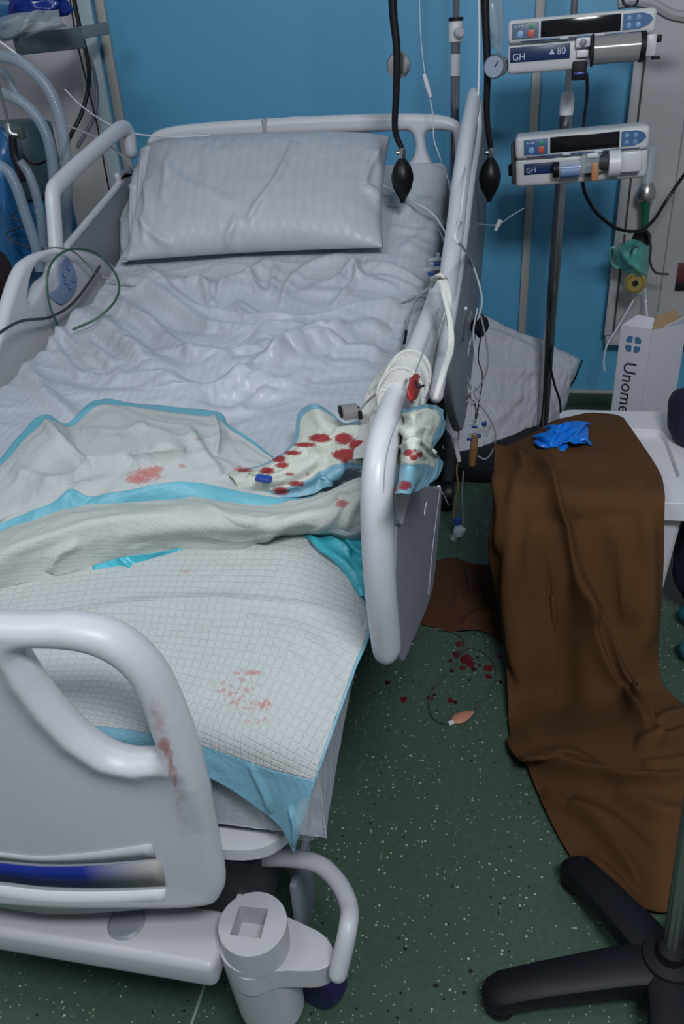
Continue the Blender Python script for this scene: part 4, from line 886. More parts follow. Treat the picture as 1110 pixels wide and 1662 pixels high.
# ------------------------------------------------------------------ five-armed stand base
hub = at(1083, 1568, z=.075)
st = empty('star_base', (hub[0], hub[1], 0), 'black star-shaped wheel-less stand base with a steel column at the lower right', 'stand')
def arm_(tip, z1=.05):
    d = np.array(tip[:2]) - hub[:2]; L_ = np.linalg.norm(d); d /= L_; V = []; Fc = []
    side = np.array([-d[1], d[0]])
    prof = [(0, .036, .098, .05), (.3, .033, .094, .045), (.7, .029, .078, .034), (.93, .028, .064, .022), (1, .022, .054, .02), (1.03, .010, .046, .022)]
    n = 12
    P = [np.array([*(hub[:2] + d * L_ * t), (zt_ + zb_) / 2]) for t, w_, zt_, zb_ in prof]
    for (t, w_, zt_, zb_), p in zip(prof, P):
        hh = (zt_ - zb_) / 2
        for j in range(n):
            a = 2 * math.pi * j / n; ca, sa = math.cos(a), math.sin(a); e = .55
            V.append(np.array([*(p[:2] + side * w_ * np.sign(ca) * abs(ca) ** e), p[2] + hh * np.sign(sa) * abs(sa) ** e]))
    for i in range(len(prof) - 1):
        for j in range(n): Fc.append((i * n + j, i * n + (j + 1) % n, (i + 1) * n + (j + 1) % n, (i + 1) * n + j))
    Fc += [tuple(range(n))[::-1], tuple((len(prof) - 1) * n + j for j in range(n))]
    o = MB().add(V, Fc).build('base_arm', black_pl, st); tp_ = hub[:2] + d * L_ * .93
    f = MB().lathe([(.012, 0), (.022, .004), (.024, .014), (.016, .034)], (tp_[0], tp_[1], 0), n=18).build('foot', black_rub, o)
for px, py in ((926, 1392), (793, 1606)): t_ = at(px, py, z=.055); arm_(t_)
a0 = math.atan2(*(at(793, 1606, z=.055)[:2] - hub[:2])[::-1])
for k in (1, 2, 3): arm_(hub[:2] + np.array([math.cos(a0 + k * 1.2566), math.sin(a0 + k * 1.2566)]) * .30)
MB().lathe([(.03, .03), (.042, .04), (.044, .085), (.038, .10), (.022, .104), (.020, .12), (.016, .124)], (hub[0], hub[1], 0)).build('hub', black_pl, st)
t2 = at(1108, 1400, y=.815); dirv = (t2 - hub) / np.linalg.norm(t2 - hub)
MB().tube([hub + [0, 0, .03], hub + dirv * .95], .0125, n=20, sm=1).build('column', steel, st)
# ------------------------------------------------------------------ infusion stand with two syringe pumps
x = 'x'
def vtube(c0, z0, z1, r, n=20): return MB().tube([(c0[0], c0[1], z0), (c0[0], c0[1], z1)], r, n=n, sm=1)
ps = at(905, 340, y=2.80); PR = (.137, 2.80)
stand = empty('infusion_stand', (*PR, 0), 'chromed infusion stand carrying two syringe pumps, right of the bed', 'infusion stand')
vtube(PR, .02, 1.115, .0185).build('lower_tube', chrome, stand)
vtube(PR, 1.10, 1.9, .0105).build('upper_tube', chrome, stand)
MB().lathe([(.012, 0), (.021, .004), (.021, .045), (.018, .062), (.012, .068)], (*PR, 1.095)).build('collar', white_pl, stand)
MB().lathe([(.02, 0), (.16, .004), (.16, .016), (.05, .028), (.03, .06), (.017, .07)], (*PR, 0)).build('base_plate', dark_gap, stand)
def pump(TL, TR, BL, yf, label, big):
    TLw, TRw, BLw = at(*TL, y=yf), at(*TR, y=yf), at(*BL, y=yf); ex = TRw - TLw; ez = TLw - BLw
    W_, H_ = np.linalg.norm(ex), np.linalg.norm(ez); ux = ex / W_; uz = ez / H_; un = np.cross(ux, uz)   # pointing to the viewer (-y)
    if un[1] > 0: un = -un
    root = empty('syringe_pump', BLw + ex * .5, label, 'syringe pump', 'syringe pumps on the infusion stand')
    R3 = Matrix((ux, -un, uz)).transposed()
    def B(f0, f1, g0, g1, d0, d1, name, m, bev=.003, par=root, seg=2):
        c = BLw + ex * (f0 + f1) / 2 + ez * (g0 + g1) / 2 + un * (d0 + d1) / 2
        return MB().box(c, ((f1 - f0) * W_, abs(d1 - d0), (g1 - g0) * H_), R3, bev, seg).build(name, m, par)
    def Pp(f, g, d): return BLw + ex * f + ez * g + un * d
    def cyl(f0, f1, g, d, r, name, m, par=root, n=24, prof=None):
        L_ = (f1 - f0) * W_; return MB().lathe(prof or [(r * .9, 0), (r, .001), (r, L_ - .001), (r * .9, L_)], Pp(f0, g, d), axis=tuple(ux), n=n).build(name, m, par)
    body = B(0, 1, .555, 1, -.13, 0, 'upper_housing', pump_body, .012, seg=3)
    lx = .57 if big else 1.0
    B(0, lx, 0, .57, -.13, -.012, 'lower_housing', pump_body, .012, seg=3)
    if big: B(.5, .97, .16, .60, -.13, -.045, 'back_housing', pump_body, .006)
    k = (.03, .215, .64, .93) if big else (.065, .25, .63, .93)
    B(*k, -.002, .0016, 'left_keypad', keygrey if big else keyblue, .0015)
    cx, cz = (k[0] + k[1]) / 2, (k[2] + k[3]) / 2
    def dot(f, g, r, m, nm='key'): MB().lathe([(r, 0), (r, .0012), (r * .8, .0018)], Pp(f, g, .0015), axis=tuple(un), n=18).build(nm, m, root)
    dot(cx - .035, cz - .055, .0085, btnblue); dot(cx + .04, cz - .055, .0095, btnred); dot(cx + .04, cz + .07, .006, btngreen)
    for q in range(3): dot(cx - .065 + q * .022, cz + .08, .0024, letter, 'indicator_light')
    d0, d1 = (.228, .765) if big else (.265, .78)
    B(d0, d1, .64, .94, -.002, .0016, 'display', glass_dark, .001)
    r0, r1 = d1 + .013, .975
    pl = [(r0, .93), (r1 - .07, .93), (r1 - .02, .88), (r1, .80), (r1 - .03, .71), (r1 - .09, .655), (r0, .65)]
    V = [Pp(a, b_, .0018) for a, b_ in pl]; o = mk('right_keypad', V, [tuple(range(len(V)))], keyblue, root, False); s = o.modifiers.new('t', 'SOLIDIFY'); s.thickness = .003; s.offset = 0
    for a in (0, 1):
        for b_ in (0, 1): dot(r0 + .04 + a * .062, .725 + b_ * .125, .0078, btnblue)
    B(.09, .93, .585, .605, -.002, .0014, 'label_line', navylab, .0005)
    for q in range(5): B(.24 + q * .12, .30 + q * .12, .577, .618, -.001, .002, 'small_label', letter if q % 2 else keyblue, .0005)
    l = (.02, .435, .22, .50) if big else (.065, .30, .24, .46)
    B(*l, -.014, -.0098, 'front_label', navylab, .001)
    def txt(s_, f, g, size, nm='lettering'):
        o_ = Pp(f, g, -.0093); M4 = Matrix(((ux[0], uz[0], un[0], o_[0]), (ux[1], uz[1], un[1], o_[1]), (ux[2], uz[2], un[2], o_[2]), (0, 0, 0, 1))); text(nm, s_, size, letter, root, M4)
    txt('GH', l[0] + .015, l[2] + .04, .024 if big else .02)
    if big:
        txt('80', .345, .31, .024); V = [Pp(.29, .32, -.0092), Pp(.33, .32, -.0092), Pp(.31, .42, -.0092)]
        o = mk('printed_triangle', V, [(0, 1, 2)], letter, root, False); s = o.modifiers.new('t', 'SOLIDIFY'); s.thickness = .0006
        B(.47, .57, .40, .58, -.012, .008, 'syringe_clamp', white_pl, .004); B(.48, .56, .22, .36, -.012, .002, 'barrel_guide', white_pl, .003)
        MB().lathe([(.009, 0), (.009, .004), (.006, .006)], Pp(.52, .49, .008), axis=tuple(un), n=20).build('clamp_button', plastic_grey, root)
        B(.93, 1.01, .14, .54, -.06, .012, 'plunger_bracket', pump_body, .006); B(1.0, 1.04, .38, .52, -.03, .01, 'plunger_lever', black_pl, .003); B(.99, 1.04, .08, .14, -.03, .008, 'plunger_foot', black_pl, .002)
        B(.455, .555, -.20, .16, -.05, .0, 'cable_clamp', black_pl, .004); B(.47, .54, -.10, -.05, -.01, .003, 'clamp_screw', bluefit, .002)
    else:
        B(.50, .655, .20, .58, -.012, .022, 'syringe_clamp', clearp, .006); B(.54, .625, .50, .585, -.01, .026, 'clamp_handle', white_pl, .003)
        cyl(.70, .79, .35, .012, .036, 'plunger_head', white_pl); B(.79, .945, .16, .56, -.05, .02, 'plunger_bracket', pump_body, .006); cyl(.635, .70, .40, .012, .022, 'plunger_guide', dark_gap)
        B(-.035, .0, .05, .85, -.13, -.03, 'side_grip', dark_gap, .006); B(-.06, -.03, .2, .42, -.10, -.05, 'mount_knob', black_pl, .006)
    # syringe lying in the pump
    if big:
        sy = empty('syringe', Pp(.75, .33, .015), 'large grey syringe lying in the upper pump', 'syringe')
        cyl(.585, .925, .33, .012, .0345, 'barrel', mat('smoky_barrel', (.27, .27, .28), .18), sy, 32)
        cyl(.575, .59, .33, .012, .040, 'flange', black_pl, sy); cyl(.895, .935, .33, .012, .037, 'plunger_end', black_pl, sy)
    else:
        sy = empty('syringe', Pp(.45, .32, .015), 'small syringe with blue content lying in the lower pump', 'syringe')
        cyl(.33, .50, .32, .012, .0225, 'barrel', clearp, sy); cyl(.345, .49, .27, .012, .0165, 'blue_content', mat('blue_fill', (.03, .2, .6), .3), sy); cyl(.285, .335, .32, .010, .021, 'tip', black_pl, sy)
        B(.575, .63, .05, .40, .0, .026, 'orange_cap', orange, .004, sy); B(.535, .575, .14, .34, .0, .02, 'black_connector', black_pl, .003, sy)
    # clamp to the stand
    B(.30, .42, .3, .7, -.20, -.12, 'pole_clamp', dark_gap, .006)
    return root
pump((824, 33), (1068, 11), (823, 122), 2.60, 'upper syringe pump, holding a large grey syringe', True)
pump((836, 223), (1056, 203), (837, 306), 2.60, 'lower syringe pump, holding a syringe with blue content', False)
# stand behind the headboard
PL = at(739, 100, y=2.70)
st2 = empty('infusion_stand', (PL[0], 2.70, 0), 'slim chromed infusion stand behind the headboard', 'infusion stand')
vtube(PL, 0, 1.36, .0135).build('lower_tube', chrome, st2); vtube(PL, 1.35, 1.8, .0095).build('upper_tube', chrome, st2)
c = at(741, 50, y=2.70); MB().lathe([(.014, 0), (.02, .003), (.02, .048), (.016, .055)], (PL[0], 2.7, c[2] - .03)).build('collar', white_pl, st2)
MB().lathe([(.006, 0), (.013, .004), (.014, .02), (.01, .026)], (PL[0] + .005, 2.685, c[2] - .005), axis=(.5, -1, 0)).build('clamp_knob', plastic, st2)
MB().lathe([(.021, 0), (.021, .008)], (PL[0], 2.7, c[2] + .025)).build('collar_ring', black_pl, st2)
vtube((PL[0], 2.70), at(738, 123, y=2.70)[2], at(738, 88, y=2.70)[2], .0145).build('paper_label', white_pl, st2)
MB().lathe([(.02, 0), (.15, .004), (.15, .016), (.05, .028), (.02, .05)], (PL[0], 2.70, 0)).build('base_plate', dark_gap, st2)
# ------------------------------------------------------------------ black rubber bulbs on hoses
def bulb(px, py, yd, hose, lab, gauge=None):
    c = at(px, py, y=yd); root = empty('inflation_bulb', c, lab, 'inflation bulb')
    MB().lathe([(.006, -.058), (.008, -.048), (.014, -.04), (.024, -.022), (.029, 0), (.0285, .012), (.022, .032), (.012, .046), (.007, .052)], c, n=28).build('bulb', black_rub, root)
    MB().lathe([(.007, .05), (.009, .054), (.009, .072), (.006, .076)], c).build('valve', steel, root)
    MB().lathe([(.004, -.002), (.006, 0), (.006, .014), (.004, .016)], c + [.0, 0, .064], axis=(1, -.2, 0) if gauge else (-1, -.2, 0), n=14).build('valve_screw', steel, root)
    P = [at(a, b_, y=yd) for a, b_ in hose]; P[-1] = c + [0, 0, .072]
    MB().tube(P, [.0108] + list(np.linspace(.0108, .0072, len(P) - 1)), n=14).build('hose', black_rub, root); return root
b1 = bulb(653, 291, 2.22, [(636, -330), (637, -60), (638, 20), (644, 80), (643, 150), (641, 210), (644, 250)], 'black rubber bulb hanging on its hose in front of the white headboard')
c = at(647, 106, y=2.245); MB().lathe([(.024, -.008), (.029, -.006), (.031, 0), (.030, .006), (.025, .010), (.001, .011)], c, axis=(-.2, -1, .1), n=36).build('pressure_gauge', steel, b1)
b2 = bulb(795, 290, 2.30, [(784, -330), (786, -60), (788, 30), (791, 110), (790, 190), (792, 245)], 'black rubber bulb hanging on its hose between the bed and the pumps')
c = at(803, 108, y=2.26); g_ = MB().lathe([(.018, .02), (.026, .016), (.027, 0), (.025, -.006), (.023, -.003)], c, axis=(.25, 1, 0), n=36).build('pressure_gauge', steel, b2)
MB().lathe([(.001, 0), (.023, 0), (.023, .001), (.001, .001)], c - [.002, .004, 0], axis=(.25, 1, 0), n=36).build('dial', mat('dial_face', (.28, .33, .42), .3), g_)
MB().tube([c + [0, -.008, 0], c + [.008, -.008, .012]], .0012, n=6, sm=1).build('needle', black_pl, g_)
MB().lathe([(.022, .02), (.024, .035), (.012, .04)], c, axis=(.25, 1, 0), n=24).build('gauge_back', black_rub, b2)
# clear bag hanging beside
G = net([[(772, -30, y, 2.36), (785, -30, y, 2.34), (800, -30, y, 2.34), (815, -30, y, 2.36)], [(778, 10, y, 2.36), (790, 10, y, 2.33), (804, 10, y, 2.34), (817, 15, y, 2.36)], [(785, 45, y, 2.36), (795, 45, y, 2.33), (808, 50, y, 2.34), (818, 55, y, 2.36)], [(792, 75, y, 2.36), (800, 78, y, 2.345), (808, 84, y, 2.345), (814, 90, y, 2.36)]], 8, 10)
tag(grid_obj('infusion_bag', fold(G, [([(785, 0), (800, 60)], 3, .008, 'r'), ([(800, 0), (808, 70)], 3, .006, 'r')]), filmgrey, thick=.004), 'empty clear plastic infusion bag hanging above the round pressure gauge', 'infusion bag')
# ------------------------------------------------------------------ lines and cables
def line(P, r, m, lab, cat='tube', group=None, name='infusion_line', n=8, sm=6): return wire(name, pts(P), r, m, lab, cat, group, n, sm)
dc = empty('drip_line', at(692, 140, y=2.45), 'thin drip line with white roller clamp hanging in front of the blue wall', 'tube')
MB().tube(pts([(676, -300, y, 2.45), (680, -40, y, 2.45), (683, 60, y, 2.45), (690, 125, y, 2.45)]), .0012, n=6).build('upper_tubing', tubew, dc)
MB().tube(pts([(697, 155, y, 2.45), (703, 190, y, 2.45), (704, 225, y, 2.45), (712, 250, y, 2.45), (728, 295, y, 2.45), (738, 345, x, -.14)]), .0018, n=6).build('lower_tubing', tubew, dc)
a_, b_ = at(688, 120, y=2.445), at(699, 158, y=2.445); MB().tube([a_, (a_ + b_) / 2, b_], [.009, .011, .008], n=10, sm=3, rb=.6).build('roller_clamp', white_pl, dc)
line([(775, -300, y, 2.30), (777, -40, y, 2.30), (778, 60, y, 2.30), (776, 150, y, 2.28), (766, 230, y, 2.2), (755, 290, x, -.095), (748, 345, x, -.09), (738, 385, x, -.085), (750, 400, x, -.08), (765, 425, y, 2.1), (777, 460, y, 2.1), (782, 490, y, 2.1), (775, 520, y, 2.1), (762, 560, y, 2.1), (757, 600, y, 2.1), (762, 640, y, 2.1), (775, 665, y, 2.1), (790, 700, y, 2.1)], .0028, tubew, 'white infusion line running down over the tall head-end rail to the tangle beside the bed')
line([(105, 145, y, 2.6), (140, 178, y, 2.58), (200, 212, y, 2.5), (270, 222, y, 2.46), (340, 220, y, 2.47)], .0022, tubew, 'thin pale line running from the left wall to the headboard')
line([(60, 190, y, 2.5), (105, 203, y, 2.5), (160, 225, y, 2.5), (195, 250, y, 2.48), (222, 282, y, 2.42)], .003, tubeg, 'grey tube stretched from the ventilator hoses to the pillow')
line([(400, 222, y, 2.41), (455, 225, y, 2.40), (520, 245, y, 2.37), (575, 275, y, 2.34), (620, 300, y, 2.33), (660, 322, y, 2.28), (700, 345, y, 2.2), (720, 372, y, 2.15), (730, 395, x, -.15)], .0027, tubew, 'pale infusion line crossing the pillow towards the right rail')
line([(628, 330, .02), (660, 340, .012), (695, 352, .012), (712, 372, .014), (722, 395, .02)], .0022, tubeg, 'short grey lead lying on the sheet right of the pillow')
line([(-30, 570, x, -1.05), (0, 540, x, -1.08), (35, 521, x, -1.09), (80, 515, x, -1.1), (115, 495, x, -1.1), (140, 465, x, -1.1), (162, 432, x, -1.1)], .0035, tubed, 'dark cable running along the left side rail and out at the left edge', 'cable', name='cable')
line([(94, 528, x, -1.09), (82, 500, x, -1.09), (76, 460, x, -1.09), (82, 430, x, -1.09), (98, 412, x, -1.09), (120, 404, x, -1.09), (150, 408, x, -1.08), (175, 428, x, -1.05), (190, 450, .09), (193, 472, .08), (182, 495, .07), (155, 518, .055), (118, 535, .04)], .003, tubegr, 'green cable looped over the control panel of the left side rail', 'cable', name='cable')
line([(72, 403, x, -1.11), (95, 402, x, -1.11), (118, 408, x, -1.10), (138, 425, x, -1.10), (155, 445, x, -1.09)], .002, mat('pale_green_cable', (.14, .2, .14), .5), 'thin pale green lead lying over the top of the left control rail', 'cable', name='cable')
line([(165, 448, .03), (195, 459, .025), (240, 470, .02), (285, 490, .016)], .0018, tubeg, 'thin grey lead lying on the sheet below the pillow', 'cable', name='cable')
line([(728, 450, x, -.14), (700, 470, .035), (650, 492, .025), (600, 510, .025), (545, 528, .02), (505, 534, .02)], .0025, tubeg, 'grey tube lying across the crumpled sheet towards the right rail')
cab = line([(726, 452, x, -.135), (705, 462, .10), (683, 478, .08), (668, 500, .05), (660, 530, .03), (657, 545, .03)], .003, tubeg, 'curved grey sensor lead with a black tip on the sheet by the right rail', 'cable', name='sensor_lead')
MB().tube(pts([(658, 538, .03), (655, 556, .03)]), .005, n=8, sm=1).build('black_tip', black_pl, cab)
line([(645, 600, .1), (650, 570, .08), (655, 545, .05), (657, 520, .04)], .0014, tubeg, 'thin thread running from the knotted gauze up the sheet', 'thread', name='thread')
line([(584, 665, .12), (600, 648, .14), (622, 632, .18), (645, 622, .22), (664, 615, x, -.112)], .0018, tubeg, 'cord of the finger sensor tied to the knotted gauze', 'cable', name='cable')
def stopcock(px, py, sp, lab, cat='valve', k=1.):
    c = pt((px, py, *sp)); root = empty('three_way_stopcock', c, lab, cat, None); a = .02 * k
    MB().tube([c - [a, 0, 0], c + [a, 0, .004]], .0045 * k, n=10, sm=1).build('valve_body', clearp, root)
    MB().tube([c, c + [.002, -.006, .016 * k]], .0045 * k, n=10, sm=1).build('valve_port', clearp, root)
    MB().box(c + [0, -.004, -.008], (.016 * k, .005, .007 * k), bev=.001).build('blue_tap', bluefit, root)
    MB().lathe([(.005, 0), (.006, .002), (.006, .012), (.003, .014)], c + [a, 0, 0], axis=(1, 0, .2), n=10).build('end_cap', bluefit, root); return root
stopcock(710, 422, (.10,), 'small blue and clear three-way tap on the sheet beside the right rail, the farther one')
stopcock(700, 438, (.09,), 'small blue and clear three-way tap on the sheet beside the right rail, the nearer one')
gs = empty('gauze_strip', at(718, 470, x=-.10), 'white gauze strips tied to the upper end of the right rail and hanging down outside', 'gauze strip')
MB().tube(pts([(700, 452, x, -.135), (712, 450, x, -.112), (722, 466, x, -.098), (728, 500, x, -.09), (730, 550, x, -.09)]), [.004, .007, .008, .006, .002], n=10, rb=.5).build('upper_strip', gauze, gs)
MB().tube(pts([(718, 470, x, -.10), (730, 520, x, -.085), (731, 565, x, -.08), (719, 605, x, -.08), (706, 648, x, -.085)]), [.003, .004, .005, .004, .003], n=10, rb=.5).build('lower_strip', gauze, gs)
MB().tube(pts([(700, 466, x, -.135), (706, 452, x, -.118), (716, 447, x, -.105), (724, 452, x, -.10)]), [.004, .006, .006, .003], n=10, rb=.6).build('knot', gauze, gs)
line([(690, 790, x, -.088), (692, 815, x, -.092), (689, 835, x, -.09), (699, 855, x, -.092), (704, 862, x, -.092)], .0007, tubew, 'loose white thread hanging from the blood-stained pad over the grey rail panel', 'thread', name='thread')
line([(705, 790, x, -.085), (718, 800, x, -.082), (728, 820, x, -.082)], .0008, tubew, 'short loose thread at the outer corner of the blood-stained pad', 'thread', name='thread')
# tangle right of the bed
YT = 2.08
tg = 'infusion lines tangled beside the bed'
line([(775, 500, y, YT), (768, 540, y, YT), (772, 590, y, YT), (766, 640, y, YT), (768, 690, y, YT)], .0024, tubew, 'white line of the tangle running straight down to the blue taps', group=tg)
line([(780, 512, y, YT), (790, 560, y, YT), (790, 600, y, YT), (775, 630, y, YT), (752, 645, y, YT), (745, 670, y, YT), (744, 715, y, YT)], .0024, tubeg, 'grey line of the tangle bending left to the white roller clamp', group=tg)
line([(765, 505, y, YT + .01), (752, 560, y, YT + .01), (758, 610, y, YT + .01), (775, 650, y, YT), (795, 680, y, YT), (804, 705, y, YT), (800, 730, y, YT), (788, 745, y, YT), (775, 740, y, YT)], .0024, tubeg, 'grey line of the tangle making the widest loop at the right', group=tg)
line([(745, 640, y, YT), (765, 655, y, YT - .01), (780, 640, y, YT), (760, 620, y, YT + .01), (750, 590, y, YT + .01), (762, 560, y, YT)], .002, tubeg, 'thin grey line crossing over itself in the middle of the tangle', group=tg)
line([(770, 705, y, YT), (790, 712, y, YT), (803, 700, y, YT), (806, 680, y, YT), (790, 655, y, YT)], .002, tubew, 'short pale line curling right from the blue taps', group=tg)
blob('cable_connector', at(778, 528, y=YT + .03), (.022, .02, .028), black_pl, 'dark connector where the tangled lines leave the rail, against the white bedding', 'connector', 4, .25)
stopcock(770, 688, (y, YT), 'three-way tap with blue lever at the middle of the hanging lines', k=1.0)
stopcock(762, 708, (y, YT), 'three-way tap with blue cap, lowest of the taps on the hanging lines', k=.9)
a_, b_ = at(771, 705, y=YT), at(766, 755, y=YT); tag(MB().tube([a_, (a_ + b_) / 2, b_], [.010, .012, .009], n=10, sm=3).build('drip_chamber', amber), 'amber drip chamber hanging below the blue taps', 'drip chamber')
a_, b_ = at(737, 713, y=YT), at(745, 748, y=YT); rc = MB().tube([a_, (a_ * .7 + b_ * .3), b_], [.014, .011, .009], n=10, sm=2, rb=.7).build('roller_clamp', white_pl); tag(rc, 'white roller clamp hanging beside the underpad at the right rail', 'clamp')
line([(743, 748, y, YT), (741, 765, y, YT), (743, 790, y, YT), (738, 820, y, YT), (736, 850, y, YT)], .003, amber, 'amber tube hanging below the white roller clamp')
line([(752, 765, y, YT), (750, 800, y, YT), (752, 850, y, YT)], .002, tubeg, 'thin grey tube hanging to the clear drip valve')
line([(756, 500, x, -.06), (752, 560, y, 2.0), (748, 610, y, 2.0), (744, 660, y, 2.02), (742, 700, y, YT)], .0022, tubeg, 'grey line hanging closest to the bed rail in the tangle', group=tg)
line([(783, 530, y, YT), (776, 580, y, YT), (783, 610, y, YT), (778, 650, y, YT), (772, 685, y, YT)], .0018, tubed, 'thin dark line of the tangle in front of the white pillow', group=tg)
line([(748, 642, y, YT), (764, 646, y, YT), (772, 662, y, YT), (770, 690, y, YT)], .0018, tubed, 'short dark line curving into the upper blue tap', group=tg)
fl = empty('drip_valve', at(742, 860, y=YT), 'clear and blue plastic drip valve dangling above the floor', 'valve')
MB().lathe([(.006, -.02), (.015, -.014), (.019, 0), (.017, .012), (.01, .016)], at(745, 862, y=YT), axis=(.3, 0, 1)).build('clear_chamber', mat('milky_plastic', (.5, .55, .62), .2), fl)
MB().lathe([(.006, 0), (.012, .002), (.011, .018), (.005, .022)], at(741, 850, y=YT), axis=(.1, 0, 1)).build('blue_cap', bluefit, fl)
MB().lathe([(.004, 0), (.011, .004), (.010, .016), (.004, .02)], at(735, 877, y=YT), axis=(.4, 0, 1)).build('lower_port', clearp, fl)
line([(737, 880, y, YT), (748, 905, y, 2.0), (757, 930, z, .03), (762, 955, z, .028)], .0018, tubed, 'thin dark line ending on the rust brown cloth')
# catheter on the floor
ct = empty('catheter', at(750, 1100, z=0), 'thin dark tube coiled on the floor among blood drops with a peach-coloured tip', 'tube')
zf = .005; tubedk = mat('dark_grey_tube', (.07, .085, .08), .35)
MB().tube(pts([(668, 1040, z, zf), (695, 1022, z, zf), (730, 1024, z, zf), (750, 1034, z, zf), (754, 1052, z, zf), (744, 1068, z, .009), (722, 1095, z, zf), (702, 1122, z, zf), (697, 1150, z, zf), (708, 1168, z, zf), (735, 1175, z, zf)]), .0026, n=8).build('lower_loop', tubedk, ct)
MB().tube(pts([(742, 1060, z, zf + .004), (760, 1051, z, zf), (785, 1058, z, zf), (803, 1078, z, zf), (805, 1100, z, zf), (792, 1128, z, zf), (772, 1150, z, zf)]), .0026, n=8).build('upper_loop', tubedk, ct)
a_, b_ = at(732, 1172, z=.007), at(768, 1155, z=.007); MB().tube([a_, a_ * .7 + b_ * .3, a_ * .3 + b_ * .7, b_], [.004, .015, .012, .003], n=12, sm=3, rb=.45).build('peach_tip', mat('peach_plastic', (.5, .22, .14), .5), ct)
MB().tube([at(728, 1174, z=.007), at(736, 1172, z=.008)], .005, n=8, sm=1).build('connector', white_pl, ct)
# blood drops
def drop(px, py, r, k, m=bloodm):
    c = at(px, py, z=.0); n_ = 18; V = [(c[0], c[1], .0012)]
    rr = [r * (1 + .45 * mnoise.noise(Vector((math.cos(a) * 1.7 + k * 3.3, math.sin(a) * 1.7, k))) + .2 * random.random()) for a in np.linspace(0, 2 * math.pi, n_, endpoint=False)]
    for i in range(n_): a = 2 * math.pi * i / n_; V.append((c[0] + rr[i] * math.cos(a), c[1] + 1.1 * rr[i] * math.sin(a), .0002))
    Fc = [(0, i + 1, (i + 1) % n_ + 1) for i in range(n_)]
    o = mk('blood_drop', V, Fc, m); return o
DR = [(745, 1045, 7), (741, 1062, 8), (757, 1070, 11), (764, 1078, 8), (750, 1084, 6), (769, 1086, 5), (792, 1084, 9), (793, 1098, 6), (733, 1089, 3.5), (762, 1104, 3), (778, 1080, 3), (705, 1128, 3), (698, 1133, 6), (731, 1137, 6), (739, 1140, 4), (655, 1135, 6), (668, 1037, 5), (811, 1064, 6), (812, 1107, 4), (703, 1117, 3), (731, 1072, 4), (775, 1067, 3), (765, 1235, 2), (629, 1108, 5)]
for k, (a_, b_, r) in enumerate(DR): tag(drop(a_, b_, r * .00125, k, bloodm if r > 5 else bloodd), 'dark red blood drop on the green floor beside the brown blanket', 'blood stain', 'blood drops on the floor beside the blanket')
for k, (a_, b_) in enumerate(((764, 1577), (709, 1600), (753, 1612), (658, 1540))): tag(drop(a_, b_, .0032, k + 50, mat('dark_spot', (.01, .01, .012), .5) if k == 0 else bpy.data.materials['dark_spot']), 'small black spot on the green floor left of the star-shaped base', 'stain', 'black spots on the floor')
# ------------------------------------------------------------------ white bedding behind the bed
wb = cloth_mat('white_bedding', (.54, .55, .62), rough=.8, wrinkle=.5)
C_ = [at(706, 812, y=2.44), at(902, 702, y=2.96), at(940, 583, y=3.07), at(742, 497, y=3.0)]
cushion('folded_bedding', C_, .06, wb, (190, 130), [([(770, 510), (830, 530), (905, 565)], 7, .016, 'r'), ([(765, 530), (830, 552), (890, 585)], 6, .012, 'r'), ([(760, 580), (820, 600), (890, 600)], 10, .012, 'r'), ([(750, 640), (810, 650), (860, 640)], 10, .012, 'r'),
        ([(745, 700), (790, 690), (830, 660)], 9, .012, 'r'), ([(720, 760), (760, 745), (800, 740)], 9, .012, 'r')], 'white crumpled pillow leaning on the wall behind the bed', 'pillow', pw=5, wr=.010, seed=4, flat_back=.5)
o = MB().box((-.03, 2.63, .035), (.42, .36, .06), bev=.01).build('gap_shade_slab', black_pl); tag(o, 'black slab added as the dark gap under the white leaning pillow', 'shade slab')  # black slab added to give the shaded gap below the pillow
cc = [(895, 600), (915, 575), (943, 566), (941, 590), (932, 612), (905, 640)]
# ------------------------------------------------------------------ wall fittings on the right
pnl = mat('white_wall_panel', (.46, .445, .46), .45, var=.03)
q0 = at(1010, 330, y=WY - .03)
ax0, ax1, az0 = at(1005, 330, y=3.15)[0] - .0, 1.4, at(985, 556, y=3.15)[2]
wp = empty('wall_cabinet', (.8, 3.15, az0), 'white wall-mounted cabinet panel with narrow frame at the right', 'cabinet')
MB().box(((ax0 + ax1) / 2, 3.15, (az0 + 2.3) / 2), (ax1 - ax0, .06, 2.3 - az0), bev=.006).build('cabinet_body', pnl, wp)
fx = at(1012, 330, y=3.115)[0]
MB().box((fx - .004, 3.117, (az0 + 2.3) / 2 + .02), (.028, .012, 2.3 - az0 - .04), bev=.003).build('frame', pnl, wp)
MB().box((fx + .016, 3.118, (az0 + 2.3) / 2 + .02), (.006, .006, 2.3 - az0 - .06), bev=.001).build('frame_shadow_line', dark_gap, wp)  # dark strip painting the shadow line along the cabinet frame
MB().box(((ax0 + ax1) / 2, 3.114, az0 + .02), (ax1 - ax0, .018, .035), bev=.004).build('bottom_rail', pnl, wp)
for px in (1092,): 
    f = at(px, 330, y=3.118); MB().box((f[0], 3.119, 1.2), (.004, .004, 1.6), bev=.001).build('door_gap', plastic_grey, wp)
